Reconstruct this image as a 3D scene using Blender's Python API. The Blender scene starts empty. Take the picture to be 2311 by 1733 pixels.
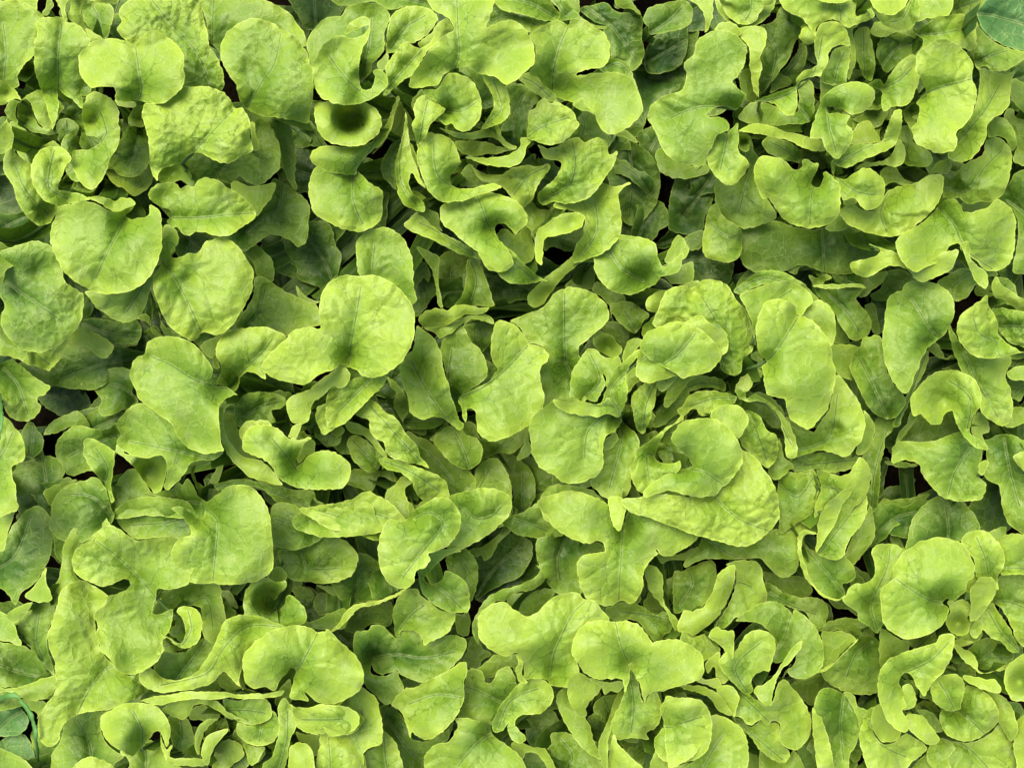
import bpy, math, random, time
import numpy as np
from mathutils import Vector
from mathutils.geometry import delaunay_2d_cdt
T0 = time.time()
S = bpy.context.scene

# ------------------------------------------------------------ camera, light, exposure
HC = 0.98                     # camera height above the soil (m)
TW, TH = 663.9, 497.5         # photo frame in drawing units
KX = 0.40 / 0.80 / (TW / 2)   # half width 0.40 m at 0.80 m distance
cam = bpy.data.cameras.new('camera'); co = bpy.data.objects.new('camera', cam)
S.collection.objects.link(co); S.camera = co
co.location = (0, 0, HC); co.rotation_euler = (0, 0, 0)
cam.sensor_fit = 'HORIZONTAL'; cam.angle = 2 * math.atan(0.5)
cam.clip_start = 0.02; cam.clip_end = 50

SUN_EL, SUN_AZ = math.radians(60), math.radians(-35)
w = bpy.data.worlds.new('World'); S.world = w; w.use_nodes = True
wn = w.node_tree; wn.nodes.clear()
sky = wn.nodes.new('ShaderNodeTexSky'); sky.sky_type = 'NISHITA'; sky.sun_disc = False
sky.sun_elevation = SUN_EL; sky.sun_rotation = SUN_AZ
sky.air_density = 1.0; sky.dust_density = 4.0; sky.ozone_density = 0.6
bg = wn.nodes.new('ShaderNodeBackground'); bg.inputs[1].default_value = 0.10
wo = wn.nodes.new('ShaderNodeOutputWorld')
wn.links.new(sky.outputs[0], bg.inputs[0]); wn.links.new(bg.outputs[0], wo.inputs[0])
sl = bpy.data.lights.new('sun', 'SUN'); sl.energy = 1.5; sl.angle = math.radians(38); sl.color = (1.0, 0.93, 0.80)
so = bpy.data.objects.new('sun', sl); S.collection.objects.link(so)
d = Vector((math.sin(SUN_AZ) * math.cos(SUN_EL), math.cos(SUN_AZ) * math.cos(SUN_EL), math.sin(SUN_EL)))
so.rotation_euler = d.to_track_quat('Z', 'Y').to_euler()
S.view_settings.view_transform = 'Standard'; S.view_settings.look = 'None'
S.view_settings.gamma = 1; S.view_settings.use_curve_mapping = False
S.view_settings.exposure = 1.44
S.cycles.max_bounces = 3; S.cycles.diffuse_bounces = 2; S.cycles.glossy_bounces = 1; S.cycles.transmission_bounces = 2

# ------------------------------------------------------------ materials
def mat(name):
    m = bpy.data.materials.new(name); m.use_nodes = True
    n = m.node_tree; n.nodes.clear(); return m, n, n.nodes, n.links

def N(ns, t, **kw):
    x = ns.new(t)
    for k, v in kw.items(): setattr(x, k, v)
    return x

def mixc(ns, ln, fac, a, b, mode='MIX'):
    x = ns.new('ShaderNodeMix'); x.data_type = 'RGBA'; x.blend_type = mode; x.clamp_factor = True
    for i, v in ((0, fac), (6, a), (7, b)):
        if isinstance(v, (int, float)): x.inputs[i].default_value = v
        elif isinstance(v, tuple): x.inputs[i].default_value = (*v, 1)
        else: ln.new(v, x.inputs[i])
    return x.outputs[2]

def rng(ns, ln, v, a, b, c, d_, smooth=False):
    x = ns.new('ShaderNodeMapRange'); x.clamp = True
    if smooth: x.interpolation_type = 'SMOOTHSTEP'
    ln.new(v, x.inputs[0])
    for i, q in enumerate((a, b, c, d_)): x.inputs[i + 1].default_value = q
    return x.outputs[0]

def mth(ns, ln, op, a, b=0.0):
    x = ns.new('ShaderNodeMath'); x.operation = op
    for i, v in enumerate((a, b)):
        if isinstance(v, (int, float)): x.inputs[i].default_value = v
        else: ln.new(v, x.inputs[i])
    return x.outputs[0]

def leaf_material(name, ramp, sheen):
    m, n, ns, ln = mat(name)
    at = lambda nm: N(ns, 'ShaderNodeAttribute', attribute_name=nm).outputs['Fac']
    tone, vein, sub, edge, green = at('tone'), at('vein'), at('subvein'), at('edge'), at('green')
    co_ = N(ns, 'ShaderNodeAttribute', attribute_name='lc').outputs['Vector']
    nz = N(ns, 'ShaderNodeTexNoise'); ln.new(co_, nz.inputs['Vector']); nz.inputs['Scale'].default_value = 0.055; nz.inputs['Detail'].default_value = 4
    nz2 = N(ns, 'ShaderNodeTexNoise'); ln.new(co_, nz2.inputs['Vector']); nz2.inputs['Scale'].default_value = 1.1; nz2.inputs['Detail'].default_value = 5; nz2.inputs['Roughness'].default_value = .7
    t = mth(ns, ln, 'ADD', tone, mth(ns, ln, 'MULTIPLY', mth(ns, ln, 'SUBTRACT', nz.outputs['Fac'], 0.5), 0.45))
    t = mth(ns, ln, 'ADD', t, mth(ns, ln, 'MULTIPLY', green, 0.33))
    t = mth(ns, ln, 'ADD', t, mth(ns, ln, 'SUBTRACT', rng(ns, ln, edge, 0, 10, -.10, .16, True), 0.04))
    cr = N(ns, 'ShaderNodeValToRGB'); ln.new(t, cr.inputs[0])
    e = cr.color_ramp; e.elements[0].position = 0.0; e.elements[0].color = (*ramp[0], 1)
    e.elements[1].position = 1.0; e.elements[1].color = (*ramp[-1], 1)
    for p, c in zip((0.3, 0.6, 0.8), ramp[1:4]):
        q = e.elements.new(p); q.color = (*c, 1)
    col = cr.outputs[0]
    # pale greyish sky sheen, painted into the colour as patches
    nb = N(ns, 'ShaderNodeTexNoise'); ln.new(co_, nb.inputs['Vector']); nb.inputs['Scale'].default_value = 0.085; nb.inputs['Detail'].default_value = 3
    col = mixc(ns, ln, rng(ns, ln, nb.outputs['Fac'], .48, .72, 0, .45, True), col, sheen)
    # fine vein net
    warp = N(ns, 'ShaderNodeVectorMath', operation='MULTIPLY_ADD'); nw = N(ns, 'ShaderNodeTexNoise'); nw.inputs['Scale'].default_value = .35
    ln.new(co_, nw.inputs['Vector']); ln.new(nw.outputs['Color'], warp.inputs[0]); warp.inputs[1].default_value = (3, 3, 3); ln.new(co_, warp.inputs[2])
    def vor(sc):
        v = N(ns, 'ShaderNodeTexVoronoi', feature='DISTANCE_TO_EDGE'); ln.new(warp.outputs[0], v.inputs['Vector']); v.inputs['Scale'].default_value = sc; return v.outputs['Distance']
    v1, v2 = vor(0.14), vor(0.48); blis = at('blister')
    l1 = rng(ns, ln, v1, 0.0, 0.04, 1, 0, True); l2 = rng(ns, ln, v2, 0.0, 0.09, 1, 0, True)
    net = mth(ns, ln, 'MAXIMUM', mth(ns, ln, 'MULTIPLY', l1, 1.0), mth(ns, ln, 'MULTIPLY', l2, .30))
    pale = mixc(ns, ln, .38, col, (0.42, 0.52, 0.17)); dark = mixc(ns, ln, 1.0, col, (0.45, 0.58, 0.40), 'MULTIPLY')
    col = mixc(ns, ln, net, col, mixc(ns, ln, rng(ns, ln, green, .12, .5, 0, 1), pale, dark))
    col = mixc(ns, ln, mth(ns, ln, 'MULTIPLY', nz2.outputs['Fac'], .22), col, mixc(ns, ln, 1.0, col, (0.72, 0.80, 0.72), 'MULTIPLY'))
    # veins: pale flank, dark crease
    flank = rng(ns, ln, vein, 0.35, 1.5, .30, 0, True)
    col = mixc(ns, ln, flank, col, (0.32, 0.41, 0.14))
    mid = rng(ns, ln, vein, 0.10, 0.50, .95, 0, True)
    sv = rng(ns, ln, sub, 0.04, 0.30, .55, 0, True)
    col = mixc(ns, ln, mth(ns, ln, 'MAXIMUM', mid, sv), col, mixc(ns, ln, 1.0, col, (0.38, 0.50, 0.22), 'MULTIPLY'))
    # light margin
    rim = rng(ns, ln, edge, 0.20, 0.9, .7, 0, True)
    col = mixc(ns, ln, rim, col, mixc(ns, ln, 0.35, mixc(ns, ln, 1.0, col, (1.5, 1.4, 1.3), 'MULTIPLY'), (0.47, 0.56, 0.13)))
    sp = N(ns, 'ShaderNodeTexVoronoi'); ln.new(co_, sp.inputs['Vector']); sp.inputs['Scale'].default_value = .017
    col = mixc(ns, ln, rng(ns, ln, sp.outputs['Distance'], .006, .011, .8, 0, True), col, (0.06, 0.045, 0.012))
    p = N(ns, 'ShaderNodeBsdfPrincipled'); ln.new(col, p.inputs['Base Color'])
    p.inputs['Roughness'].default_value = .42; p.inputs['Specular IOR Level'].default_value = .28
    tr = N(ns, 'ShaderNodeBsdfTranslucent')
    ln.new(mixc(ns, ln, 1.0, col, (0.95, 1.0, 0.35), 'MULTIPLY'), tr.inputs[0])
    mx = N(ns, 'ShaderNodeMixShader'); mx.inputs[0].default_value = .19
    ln.new(p.outputs[0], mx.inputs[1]); ln.new(tr.outputs[0], mx.inputs[2])
    # relief: net creases, fine grain
    h = mth(ns, ln, 'MULTIPLY', rng(ns, ln, v1, 0, .28, 0, 1, True), .26)
    h = mth(ns, ln, 'SUBTRACT', h, mth(ns, ln, 'MULTIPLY', l1, .18))
    h = mth(ns, ln, 'ADD', h, mth(ns, ln, 'MULTIPLY', rng(ns, ln, v2, 0, .3, 0, 1, True), .16))
    h = mth(ns, ln, 'ADD', h, mth(ns, ln, 'MULTIPLY', mth(ns, ln, 'MULTIPLY', rng(ns, ln, v1, 0, .42, 0, 1, True), blis), 1.5))
    h = mth(ns, ln, 'ADD', h, mth(ns, ln, 'MULTIPLY', nz2.outputs['Fac'], .30))
    h = mth(ns, ln, 'SUBTRACT', h, mth(ns, ln, 'MULTIPLY', rng(ns, ln, vein, 0.0, 1.0, 1, 0, True), .5))
    b = N(ns, 'ShaderNodeBump'); ln.new(h, b.inputs['Height']); b.inputs['Distance'].default_value = .0007; b.inputs['Strength'].default_value = .8
    ln.new(b.outputs[0], p.inputs['Normal']); ln.new(b.outputs[0], tr.inputs['Normal'])
    o = N(ns, 'ShaderNodeOutputMaterial'); ln.new(mx.outputs[0], o.inputs[0])
    return m

def plain(name, c1, c2, rough=.5, sc=60, bump=.0005, trans=0):
    m, n, ns, ln = mat(name)
    tc = N(ns, 'ShaderNodeTexCoord')
    nz = N(ns, 'ShaderNodeTexNoise'); ln.new(tc.outputs['Object'], nz.inputs['Vector']); nz.inputs['Scale'].default_value = sc; nz.inputs['Detail'].default_value = 6; nz.inputs['Roughness'].default_value = .65
    col = mixc(ns, ln, rng(ns, ln, nz.outputs['Fac'], .3, .7, 0, 1), c1, c2)
    p = N(ns, 'ShaderNodeBsdfPrincipled'); ln.new(col, p.inputs['Base Color']); p.inputs['Roughness'].default_value = rough; p.inputs['Specular IOR Level'].default_value = .3 if rough < .9 else 0
    b = N(ns, 'ShaderNodeBump'); ln.new(nz.outputs['Fac'], b.inputs['Height']); b.inputs['Distance'].default_value = bump; ln.new(b.outputs[0], p.inputs['Normal'])
    o = N(ns, 'ShaderNodeOutputMaterial'); ln.new(p.outputs[0], o.inputs[0])
    return m
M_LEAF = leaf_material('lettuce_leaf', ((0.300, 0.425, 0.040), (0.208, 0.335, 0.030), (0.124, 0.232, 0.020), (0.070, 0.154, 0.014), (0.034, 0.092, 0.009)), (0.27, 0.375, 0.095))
M_WEED = leaf_material('weed_leaf', ((0.12, 0.25, 0.06), (0.11, 0.24, 0.055), (0.095, 0.22, 0.05), (0.085, 0.20, 0.046), (0.07, 0.17, 0.042)), (0.09, 0.23, 0.06))
M_RIB = plain('pale_midrib', (0.075, 0.135, 0.025), (0.05, 0.10, 0.018), .45, 40)
M_SOIL = plain('dark_soil', (0.004, 0.003, 0.002), (0.014, 0.010, 0.006), .95, 90, .004)
M_GRASS = plain('grass_blade', (0.06, 0.18, 0.03), (0.10, 0.24, 0.05), .5, 30)
LEAVES = """
@0 0
A 130 2 2|-15,-5 0,0 8,0 18,3 24,7 29,12 27,20 25,30 21,37 16,42 12,48 12,56 5,57 0,53 -15,50|2,56 4,35 2,15|
A 128 3 1|11,46 14,41 20,37 24,42 22,48 16,53 12,51||17,45,-35,4
A 165 1 3|23,15 26,12 34,11 40,11 43,14 48,15 53,18 57,23 59,28 58,40 55,55 52,59 54,66 56,71 51,69 46,64 40,60 37,57 38,63 38,72 36,79 34,84 33,79 31,73 29,66 27,59 25,54 23,48 22,41 22,32 22,27 24,23 24,19|38,58 38,48 38,35 40,16|30,60,-12,8
A 185 1 1|51,42 51,36 55,31 60,27 66,25 74,25 82,27 87,29 89,26 93,22 98,20 104,21 110,25 115,29 119,36 119,45 120,50 118,57 112,63 106,67 98,67 93,66 88,65 80,66 75,64 75,60 74,57 66,56 60,57 56,54 52,48|90,65 92,58 90,45 88,31|92,58,-10,12
A 150 2 0|87,64 92,66 95,67 93,72 92,78 93,82 88,82 84,81 83,77 85,73 87,69||92,76,-20,4
A 148 4 0|75,64 82,65 88,67 87,70 80,69 76,68||
A 162 1 9|84,-5 83,0 78,5 77,10 79,14 76,18 77,22 80,25 86,29 100,38 115,48 120,60 135,62 144,58 145,50 143,43 140,36 136,30 135,23 133,15 131,6 131,-5|138,60 128,35 108,12 95,-4|
B 130 4 3|131,-5 160,-5 172,0 181,4 189,10 193,16 197,21 199,28 198,30 190,30 170,26 155,30 144,36 141,32 136,27 135,20 133,12|138,28 138,12 139,-5|150,22,-14,12
B 175 3 4|144,40 143,33 144,27 148,20 155,15 162,12 171,13 179,16 181,19 186,20 192,25 197,31 201,40 203,50 203,60 201,72 200,80 190,78 176,76 166,74 158,69 155,64 153,55 148,48|160,70 170,53 178,41 182,22|164,47,-12,10;196,80,-26,10
B 115 5 1|190,76 200,78 207,86 213,97 208,97 201,89 194,84|192,78 201,84 210,96|
A 186 0 8|93,70 94,67 105,66 112,63 118,57 124,56 134,56 143,59 149,64 152,70 157,70 160,74 162,79 162,88 164,97 160,100 155,102 150,105 146,106 137,103 130,99 124,100 118,105 112,107 106,109 103,112 102,117 99,113 97,106 97,99 96,90 94,82 92,75|117,107 128,96 140,83 151,71|98,110,-14,8;95,75,-12,8;163,92,-14,6
A 168 1 0|162,79 165,80 166,88 168,94 167,98 164,97 163,90||
A 138 5 5|163,81 166,78 170,77 174,80 177,86 181,93 182,103 181,109 177,114 170,119 166,120 160,118 155,114 151,119 145,118 137,115 128,119 124,122 118,117 110,119 103,117 104,110 110,103 120,96 150,96 160,92|138,118 145,109 158,95 168,83|112,112,-25,10
A 120 6 0|156,69 160,69 165,73 171,75 180,75 186,78 189,85 191,95 192,105 191,113 193,123 190,122 184,110 182,100 179,88 172,79 163,79 160,75||176,80,14,6
A 176 1 3|96,125 101,120 109,118 114,119 117,122 121,120 126,121 128,117 134,115 143,118 150,123 157,127 163,133 166,139 162,144 156,148 150,152 141,153 134,151 127,150 122,153 117,150 115,147 112,148 108,143 112,140 109,136 102,133 98,130|112,141 130,141 150,139 165,138|104,128,-14,8;114,143,-10,7
A 152 2 0|151,117 160,120 168,120 178,119 177,126 172,133 166,140 158,135 150,125||
A 190 1 2|38,134 46,132 54,130 62,132 70,136 76,137 82,135 87,133 84,137 81,140 85,142 90,141 95,140 97,137 97,133 101,134 104,138 105,146 105,158 103,167 98,178 90,186 78,190 65,190 55,186 45,180 38,170 33,158 33,148 36,141|81,141 77,150 70,163 62,180|82,141,-28,10
A 168 3 0|57,128 65,127 75,130 79,128 85,129 88,132 83,136 76,138 70,135 63,131||74,134,-12,5
A 176 1 2|21,105 23,101 28,96 34,95 39,95 43,98 46,103 43,107 41,113 38,120 38,123 44,124 52,126 58,129 50,131 42,133 35,132 29,130 25,125 21,118 20,111|44,129 32,122 32,110 35,98|40,108,-10,5
A 150 2 3|9,92 9,97 13,102 20,106 20,115 24,124 30,130 38,134 35,140 33,144 25,146 20,143 14,136 11,130 8,120 3,112 2,105 4,98|30,138 17,124 10,108|34,138,-15,8
A 165 2 2|57,61 61,59 68,62 74,66 77,72 77,80 78,86 77,93 74,99 71,104 69,111 65,118 60,123 54,120 50,115 47,108 47,98 52,97 58,97 63,94 65,91 60,88 56,87 54,80 53,72 55,66|63,95 69,86 65,72|60,78,-25,8;50,103,-10,6
A 132 5 2|71,105 75,96 80,87 85,82 92,81 97,90 98,99 97,105 94,110 89,114 83,115 77,113 73,109|91,85 87,100 82,108|92,84,-15,8
A 124 2 2|71,104 74,108 82,112 90,110 97,103 100,113 98,119 93,124 87,127 81,123 75,120 70,115 68,110||84,110,-12,8
A 140 3 0|14,65 20,60 28,59 31,70 33,79 32,85 28,83 24,78 21,70 20,67 17,64||
A 130 5 0|12,67 17,65 20,69 22,76 26,82 32,84 41,85 41,86 36,87 28,87 20,85 15,81 11,75 11,70||18,72,-20,6
A 108 5 0|26,86 38,87 36,92 34,94 30,92||
A 140 4 0|4,69 7,65 12,65 14,66 11,68 10,74 12,80 6,77 3,73||
A 142 2 0|-8,50 0,52 6,55 11,60 14,65 10,64 4,67 0,68 -8,66||4,60,-8,3
A 160 0 0|-10,84 0,82 4,77 5,79 8,85 9,90 7,96 3,99 0,100 -10,98||
A 128 3 4|6,80 12,79 18,86 24,91 30,95 24,99 20,106 15,103 10,97 9,88|26,94 18,92 8,82|
A 92 7 4|38,68 48,67 53,70 54,80 56,88 50,93 40,90 36,88 42,85 38,80|45,92 46,80 44,70|
A 120 2 0|10,-5 24,-5 24,3 23,7 16,2 10,0||
A 122 4 0|32,-5 34,0 34,5 30,10 27,9 30,4 30,-5||
A 150 2 0|47,-5 76,-5 76,2 68,2 60,1 53,1 53,8 54,14 57,19 62,22 67,25 60,27 57,23 52,17 46,14 44,10 46,4||58,-2,-10,5
A 108 6 2|53,3 62,2 68,2 72,3 74,9 72,17 69,25 62,22 56,16 54,10|66,24 64,12 60,4|
A 152 1 0|35,-5 46,-5 42,5 44,13 41,13 39,6 36,0||
A 122 6 4|177,116 183,118 190,123 197,128 201,133 200,145 199,155 194,160 188,156 182,153 176,152 171,154 165,159 158,163 150,160 140,152 148,146 158,140 166,134 173,128|160,150 172,140 181,135 183,120|
@221 0
B 192 0 2|54,-8 58,4 62,8 68,11 72,15 73,19 66,24 58,31 52,41 46,49 45,56 52,57 57,56 63,55 66,50 70,46 75,44 83,43 88,47 92,48 100,50 104,53 107,55 114,52 119,47 124,43 126,38 125,30 122,23 117,16 110,13 104,14 97,17 94,18 97,10 99,4 99,-8|73,46 77,35 76,20 75,-5|57,46,-16,12;92,46,-8,6
B 172 2 2|122,23 128,19 136,14 142,13 147,16 149,13 154,12 160,14 164,18 170,21 174,28 174,36 172,42 168,44 160,45 154,47 153,49 160,48 170,47 180,47 188,51 192,57 195,65 195,74 190,79 187,82 180,86 174,87 169,84 166,78 164,73 158,69 150,66 142,64 138,62 132,55 127,50 122,48 126,40 126,30|137,58 138,45 142,30 147,18|139,60,-12,10;126,52,-12,8
B 178 3 0|150,68 154,64 157,63 158,67 163,71 165,75 160,72 155,71||
B 186 1 3|53,60 56,58 61,58 65,55 68,49 73,47 79,49 85,52 89,59 91,66 91,74 88,80 84,84 78,85 74,83 72,80 68,81 65,79 62,76 66,71 64,67 58,64|68,71 78,72 88,66|69,72,-22,7
B 190 0 1|47,70 49,65 53,62 57,62 61,65 65,69 68,71 63,76 58,81 55,88 51,93 50,97 48,88 46,80 48,76|51,92 53,80 56,66|
B 182 1 2|92,49 97,47 102,50 106,55 108,60 110,68 109,75 105,79 98,82 91,84 94,78 99,70 99,66 97,60 94,54|95,80 104,70 99,52|
B 150 4 2|78,43 85,44 92,49 96,58 99,66 98,69 92,70 89,60 84,52 77,48|92,66 87,54 80,46|
B 160 2 2|115,50 122,47 128,51 134,57 139,61 139,66 132,64 124,59 118,54|136,63 126,54 118,50|
B 140 5 4|107,56 115,54 122,57 129,63 128,66 122,72 121,82 120,92 112,98 106,94 103,88 105,80 109,76 110,68|112,96 112,78 118,62|
B 178 0 5|128,66 132,64 136,67 140,66 146,69 151,73 153,78 155,81 151,85 147,90 141,93 135,94 128,92 121,89 121,80 122,72 126,70|121,89 131,82 148,76|
B 168 2 2|81,102 90,102 100,102 110,100 116,95 117,89 124,90 121,95 119,101 117,105 110,108 102,108 92,106||116,100,6,6
B 162 3 2|64,83 72,85 80,86 88,85 96,82 102,81 104,87 108,92 114,95 112,97 106,95 101,90 94,89 86,90 80,90 72,88||98,86,-12,5
B 150 3 3|74,92 84,91 94,92 102,95 112,96 104,99 94,100 84,101 77,98||90,97,-10,6
B 180 1 2|50,96 52,90 57,86 62,87 68,88 73,92 76,98 77,104 78,105 74,110 71,115 72,120 76,122 84,122 92,120 100,119 104,121 98,124 90,126 80,130 72,131 64,130 58,125 54,118 51,110 49,102|72,121 62,112 60,94|74,114,-18,8
B 158 1 3|84,106 88,110 96,113 104,113 110,109 120,107 128,108 135,106 136,108 132,114 128,120 125,127 121,133 117,134 112,130 108,125 104,120 98,119 90,116 86,111|134,108 122,114 112,126|116,110,8,8;95,110,-15,6
B 138 5 3|77,120 78,112 84,106 90,114 98,118 104,119 90,121||
B 165 2 7|128,94 134,96 140,95 147,91 153,89 158,92 166,89 172,92 174,100 179,98 178,104 175,110 170,117 165,124 158,130 148,132 138,131 131,133 128,130 128,125 134,120 140,114 143,106 140,104 133,103 130,99|131,130 148,120 152,105 150,92|148,112,12,8;131,130,-12,6
B 145 4 2|150,70 158,71 164,74 168,82 173,88 174,92 168,96 160,94 150,90 146,90 151,85 155,81 153,76|155,92 158,80 154,72|
B 176 2 3|64,138 66,133 72,130 80,127 90,124 98,125 106,127 113,130 118,135 121,140 120,146 116,149 113,152 110,148 105,145 100,147 101,153 105,158 109,163 112,170 105,176 95,174 88,163 80,157 72,150 66,145|96,147 92,136 88,126|100,149,-22,7
B 150 3 1|41,145 47,141 52,140 58,145 64,150 72,154 80,158 88,164 93,168 85,167 76,164 66,159 56,154 46,150|86,165 66,152 50,144|
B 128 4 5|52,135 58,136 63,138 64,146 66,150 58,146 51,141 44,143 48,138||
B 155 2 2|142,120 150,116 160,112 168,117 178,121 186,118 188,119 184,121 180,126 181,134 182,145 181,152 177,158 170,164 160,168 150,170 152,160 157,152 158,145 157,140 148,136 138,134 140,128|156,166 166,150 165,132|170,118,-15,8
B 168 1 0|126,167 126,155 128,149 133,145 140,140 148,138 155,138 158,141 156,147 150,150 140,153 132,155 131,165 130,172||150,146,-10,5
B 118 7 3|130,152 140,152 150,150 157,147 156,158 148,163 138,160 132,162||
B 140 4 5|118,134 124,131 128,135 134,136 138,134 138,140 134,146 128,148 126,157 122,148 120,146 121,140||
B 132 4 4|101,153 106,148 113,152 118,148 122,146 124,155 126,163 122,170 113,170 108,163||
B 160 1 1|35,108 37,98 40,88 41,80 42,72 43,78 44,88 46,100 49,108 52,116 55,122 50,118 46,112 44,120 48,126 54,132 54,137 50,137 42,133 38,128 36,120|50,134 40,120 38,105 41,84|50,131,-12,5
B 138 5 7|26,106 30,98 35,92 40,90 39,98 36,108 35,116 36,123 30,118 27,113|33,122 30,108 38,92|
B 144 3 1|44,92 48,98 50,104 51,112 55,122 49,116 46,108||
B 125 6 2|30,90 26,95 20,100 30,88 34,76 38,62 40,68 41,80 38,92 34,92||
B 120 6 1|41,70 47,80 50,96 46,100 43,86||
B 130 5 2|48,62 52,58 54,61 48,66 46,72 46,64||
B 120 6 7|12,106 18,102 25,108 30,118 36,124 35,126 25,123 18,117|34,124 24,114 14,107|
B 128 4 0|43,124 50,124 55,128 58,133 54,134 50,130||50,128,-12,4
B 172 1 2|0,94 -8,92 -14,86 -17,76 -16,68 -10,66 0,66 8,67 15,66 22,70 26,76 26,84 22,89 16,93 8,95||6,77,-42,8
B 162 1 1|27,84 31,77 34,68 37,62 38,64 35,74 33,82 28,92 20,98 14,104 10,110 10,113 4,113 -6,112 -16,108 -20,101 -14,95 0,95 10,95 18,93 23,89|8,112 18,98 33,74|
B 158 2 2|-15,108 -4,113 5,113 11,111 18,118 27,124 27,131 27,139 22,146 14,150 4,149 -8,144 -17,138 -21,126 -20,116|8,113 8,130 14,145|8,116,-14,7
B 150 4 2|0,10 4,5 12,2 20,2 27,4 32,10 30,16 28,24 28,32 24,38 20,41 20,46 10,55 -8,55 -18,45 -22,30 -20,22 -10,12|12,56 18,30 20,12|14,50,-25,12
B 178 2 1|3,22 5,16 9,13 14,11 18,12 19,18 17,26 14,32 12,40 12,50 14,58 20,57 22,50 21,46 26,45 30,50 31,54 26,60 18,65 8,68 -4,67 -14,62 -18,52 -18,40 -10,28 0,23 8,25 15,22 18,16|12,59 4,52 -8,36|13,50,-22,7;9,18,6,4
B 162 2 3|30,34 30,22 32,12 36,7 44,4 52,4 58,6 63,11 60,18 54,24 46,28 44,27 40,30 36,33|32,32 42,18 55,10|
B 150 3 1|28,24 30,30 31,38 30,42 27,46 24,44 24,40 29,34||
B 172 1 3|35,34 38,32 38,29 43,27 47,30 52,31 58,27 61,22 62,17 66,14 72,17 73,19 66,25 58,31 52,40 47,48 41,52 36,56 30,62 27,61 31,54 29,48 30,42|30,58 42,44 60,24|42,42,-12,6
B 125 4 3|62,16 68,12 72,17 66,24 60,28 54,32 50,28 58,22||
B 130 5 2|-10,-6 50,-6 56,0 60,8 52,6 44,4 36,6 30,6 20,1 8,4 -4,2|54,2 30,-2 0,-4|
B 140 4 2|96,-6 130,-6 138,4 142,9 141,13 134,14 126,12 116,9 104,6|138,11 122,2 100,-2|
B 135 3 3|97,8 104,7 116,10 130,14 134,16 124,21 120,20 112,13 104,14 96,17 95,16|97,14 110,10 126,16|
B 122 5 3|130,-6 140,-5 148,3 155,11 148,13 142,13 141,6|146,10 138,0 132,-5|
B 116 5 0|155,11 162,15 168,17 172,17 170,19 165,19 160,16 152,13||
B 112 5 0|144,-5 152,-5 155,4 153,10 147,5 142,1||
J 110 8 6|155,6 164,3 172,2 180,8 190,8 196,12 195,24 197,34 194,42 188,46 182,40 176,38 174,28 170,20 172,17 164,14|158,4 176,18 192,40|
J 92 9 8|197,36 202,24 212,20 224,16 224,34 218,44 206,48 198,46|196,42 210,34 224,26|
J 122 5 2|196,12 200,5 210,2 222,0 228,6 226,16 216,20 206,22 200,22 199,18|200,22 212,14 222,4|
J 120 4 0|178,-6 186,-3 190,3 195,10 190,7 182,5 178,3||
B 125 5 2|168,44 173,38 180,38 186,42 190,50 192,58 182,48 170,47|172,44 180,41 186,46|
J 85 9 3|190,46 200,46 212,42 222,44 222,58 212,64 200,74 196,82 194,66|200,50 212,50 220,46|
B 88 8 3|172,92 176,86 184,88 187,92 188,97 180,97 174,98||
B 100 5 0|184,84 187,86 193,92 190,93 184,89 174,87||
K 92 8 2|178,105 185,104 191,110 198,112 203,117 203,124 199,126 190,118 182,113 176,112|200,126 190,112 180,106|
@443 0
C 178 3 3|35,71 28,69 20,70 15,74 18,76 24,76 30,81 29,84 22,88 19,95 16,100 15,105 10,108 4,107 -6,104 -14,96 -17,88 -20,82 -23,77 -22,70 -17,65 -10,61 -4,60 0,57 2,48 0,42 4,38 7,34 8,28 13,23 20,20 28,20 35,23 40,29 41,35 39,43 35,50 32,53 36,58 41,61 39,65|35,71 20,69 8,70 -8,76|30,70,-18,10
C 176 2 3|22,80 26,76 30,81 26,86 28,87 35,80 36,87 36,98 41,103 43,106 40,112 35,118 31,120 25,118 19,112 16,106 16,98 20,91|30,82 28,92 24,110|24,80,-8,5
C 135 5 3|35,86 43,88 46,98 50,106 46,116 50,122 60,138 60,142 55,144 46,147 38,148 28,143 22,135 20,124 22,117 30,120 38,116 43,107 40,99|46,108 40,122 36,138|
C 160 5 1|36,88 40,87 43,92 42,98 37,97||39,92,-30,4
C 184 1 3|46,115 46,108 49,102 53,101 60,102 66,104 71,109 75,110 77,107 77,104 80,103 85,106 88,106 86,112 83,117 84,121 88,121 91,116 91,112 93,111 97,115 101,119 102,124 102,132 100,140 95,145 88,147 80,148 70,145 64,141 59,134 55,128 52,129 49,124|85,120 83,128 82,145|84,119,-18,7;58,114,6,8
C 172 2 2|96,105 99,108 98,114 105,116 110,113 116,109 122,110 128,114 131,120 130,128 126,134 122,136 117,135 113,131 109,128 104,130 102,124 101,119 97,113|102,117 112,124 124,126|100,110,-12,6
C 162 1 4|101,138 104,134 110,132 116,136 124,136 130,127 134,123 142,120 150,119 158,114 164,113 168,114 169,120 166,130 160,138 152,145 144,150 138,153 130,153 120,151 108,146|134,122 128,138 132,150|132,126,-18,10;140,118,-14,8
C 186 1 4|151,38 152,34 158,30 163,26 170,26 178,29 184,35 188,42 187,51 190,57 190,65 187,74 184,80 177,86 178,92 176,97 170,99 163,99 157,96 151,93 149,88 148,83 151,80 153,74 153,69 151,67 153,64 157,60 156,55 153,49 151,46|153,63 165,57 180,53 187,51|152,62,-20,8
C 166 1 3|177,88 184,80 190,66 192,55 192,46 190,43 200,46 208,48 213,47 216,44 213,52 212,60 211,68 206,74 198,80 196,90 190,100 185,104 178,105 172,102 172,98 177,94|178,92 195,72 205,55|
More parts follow.
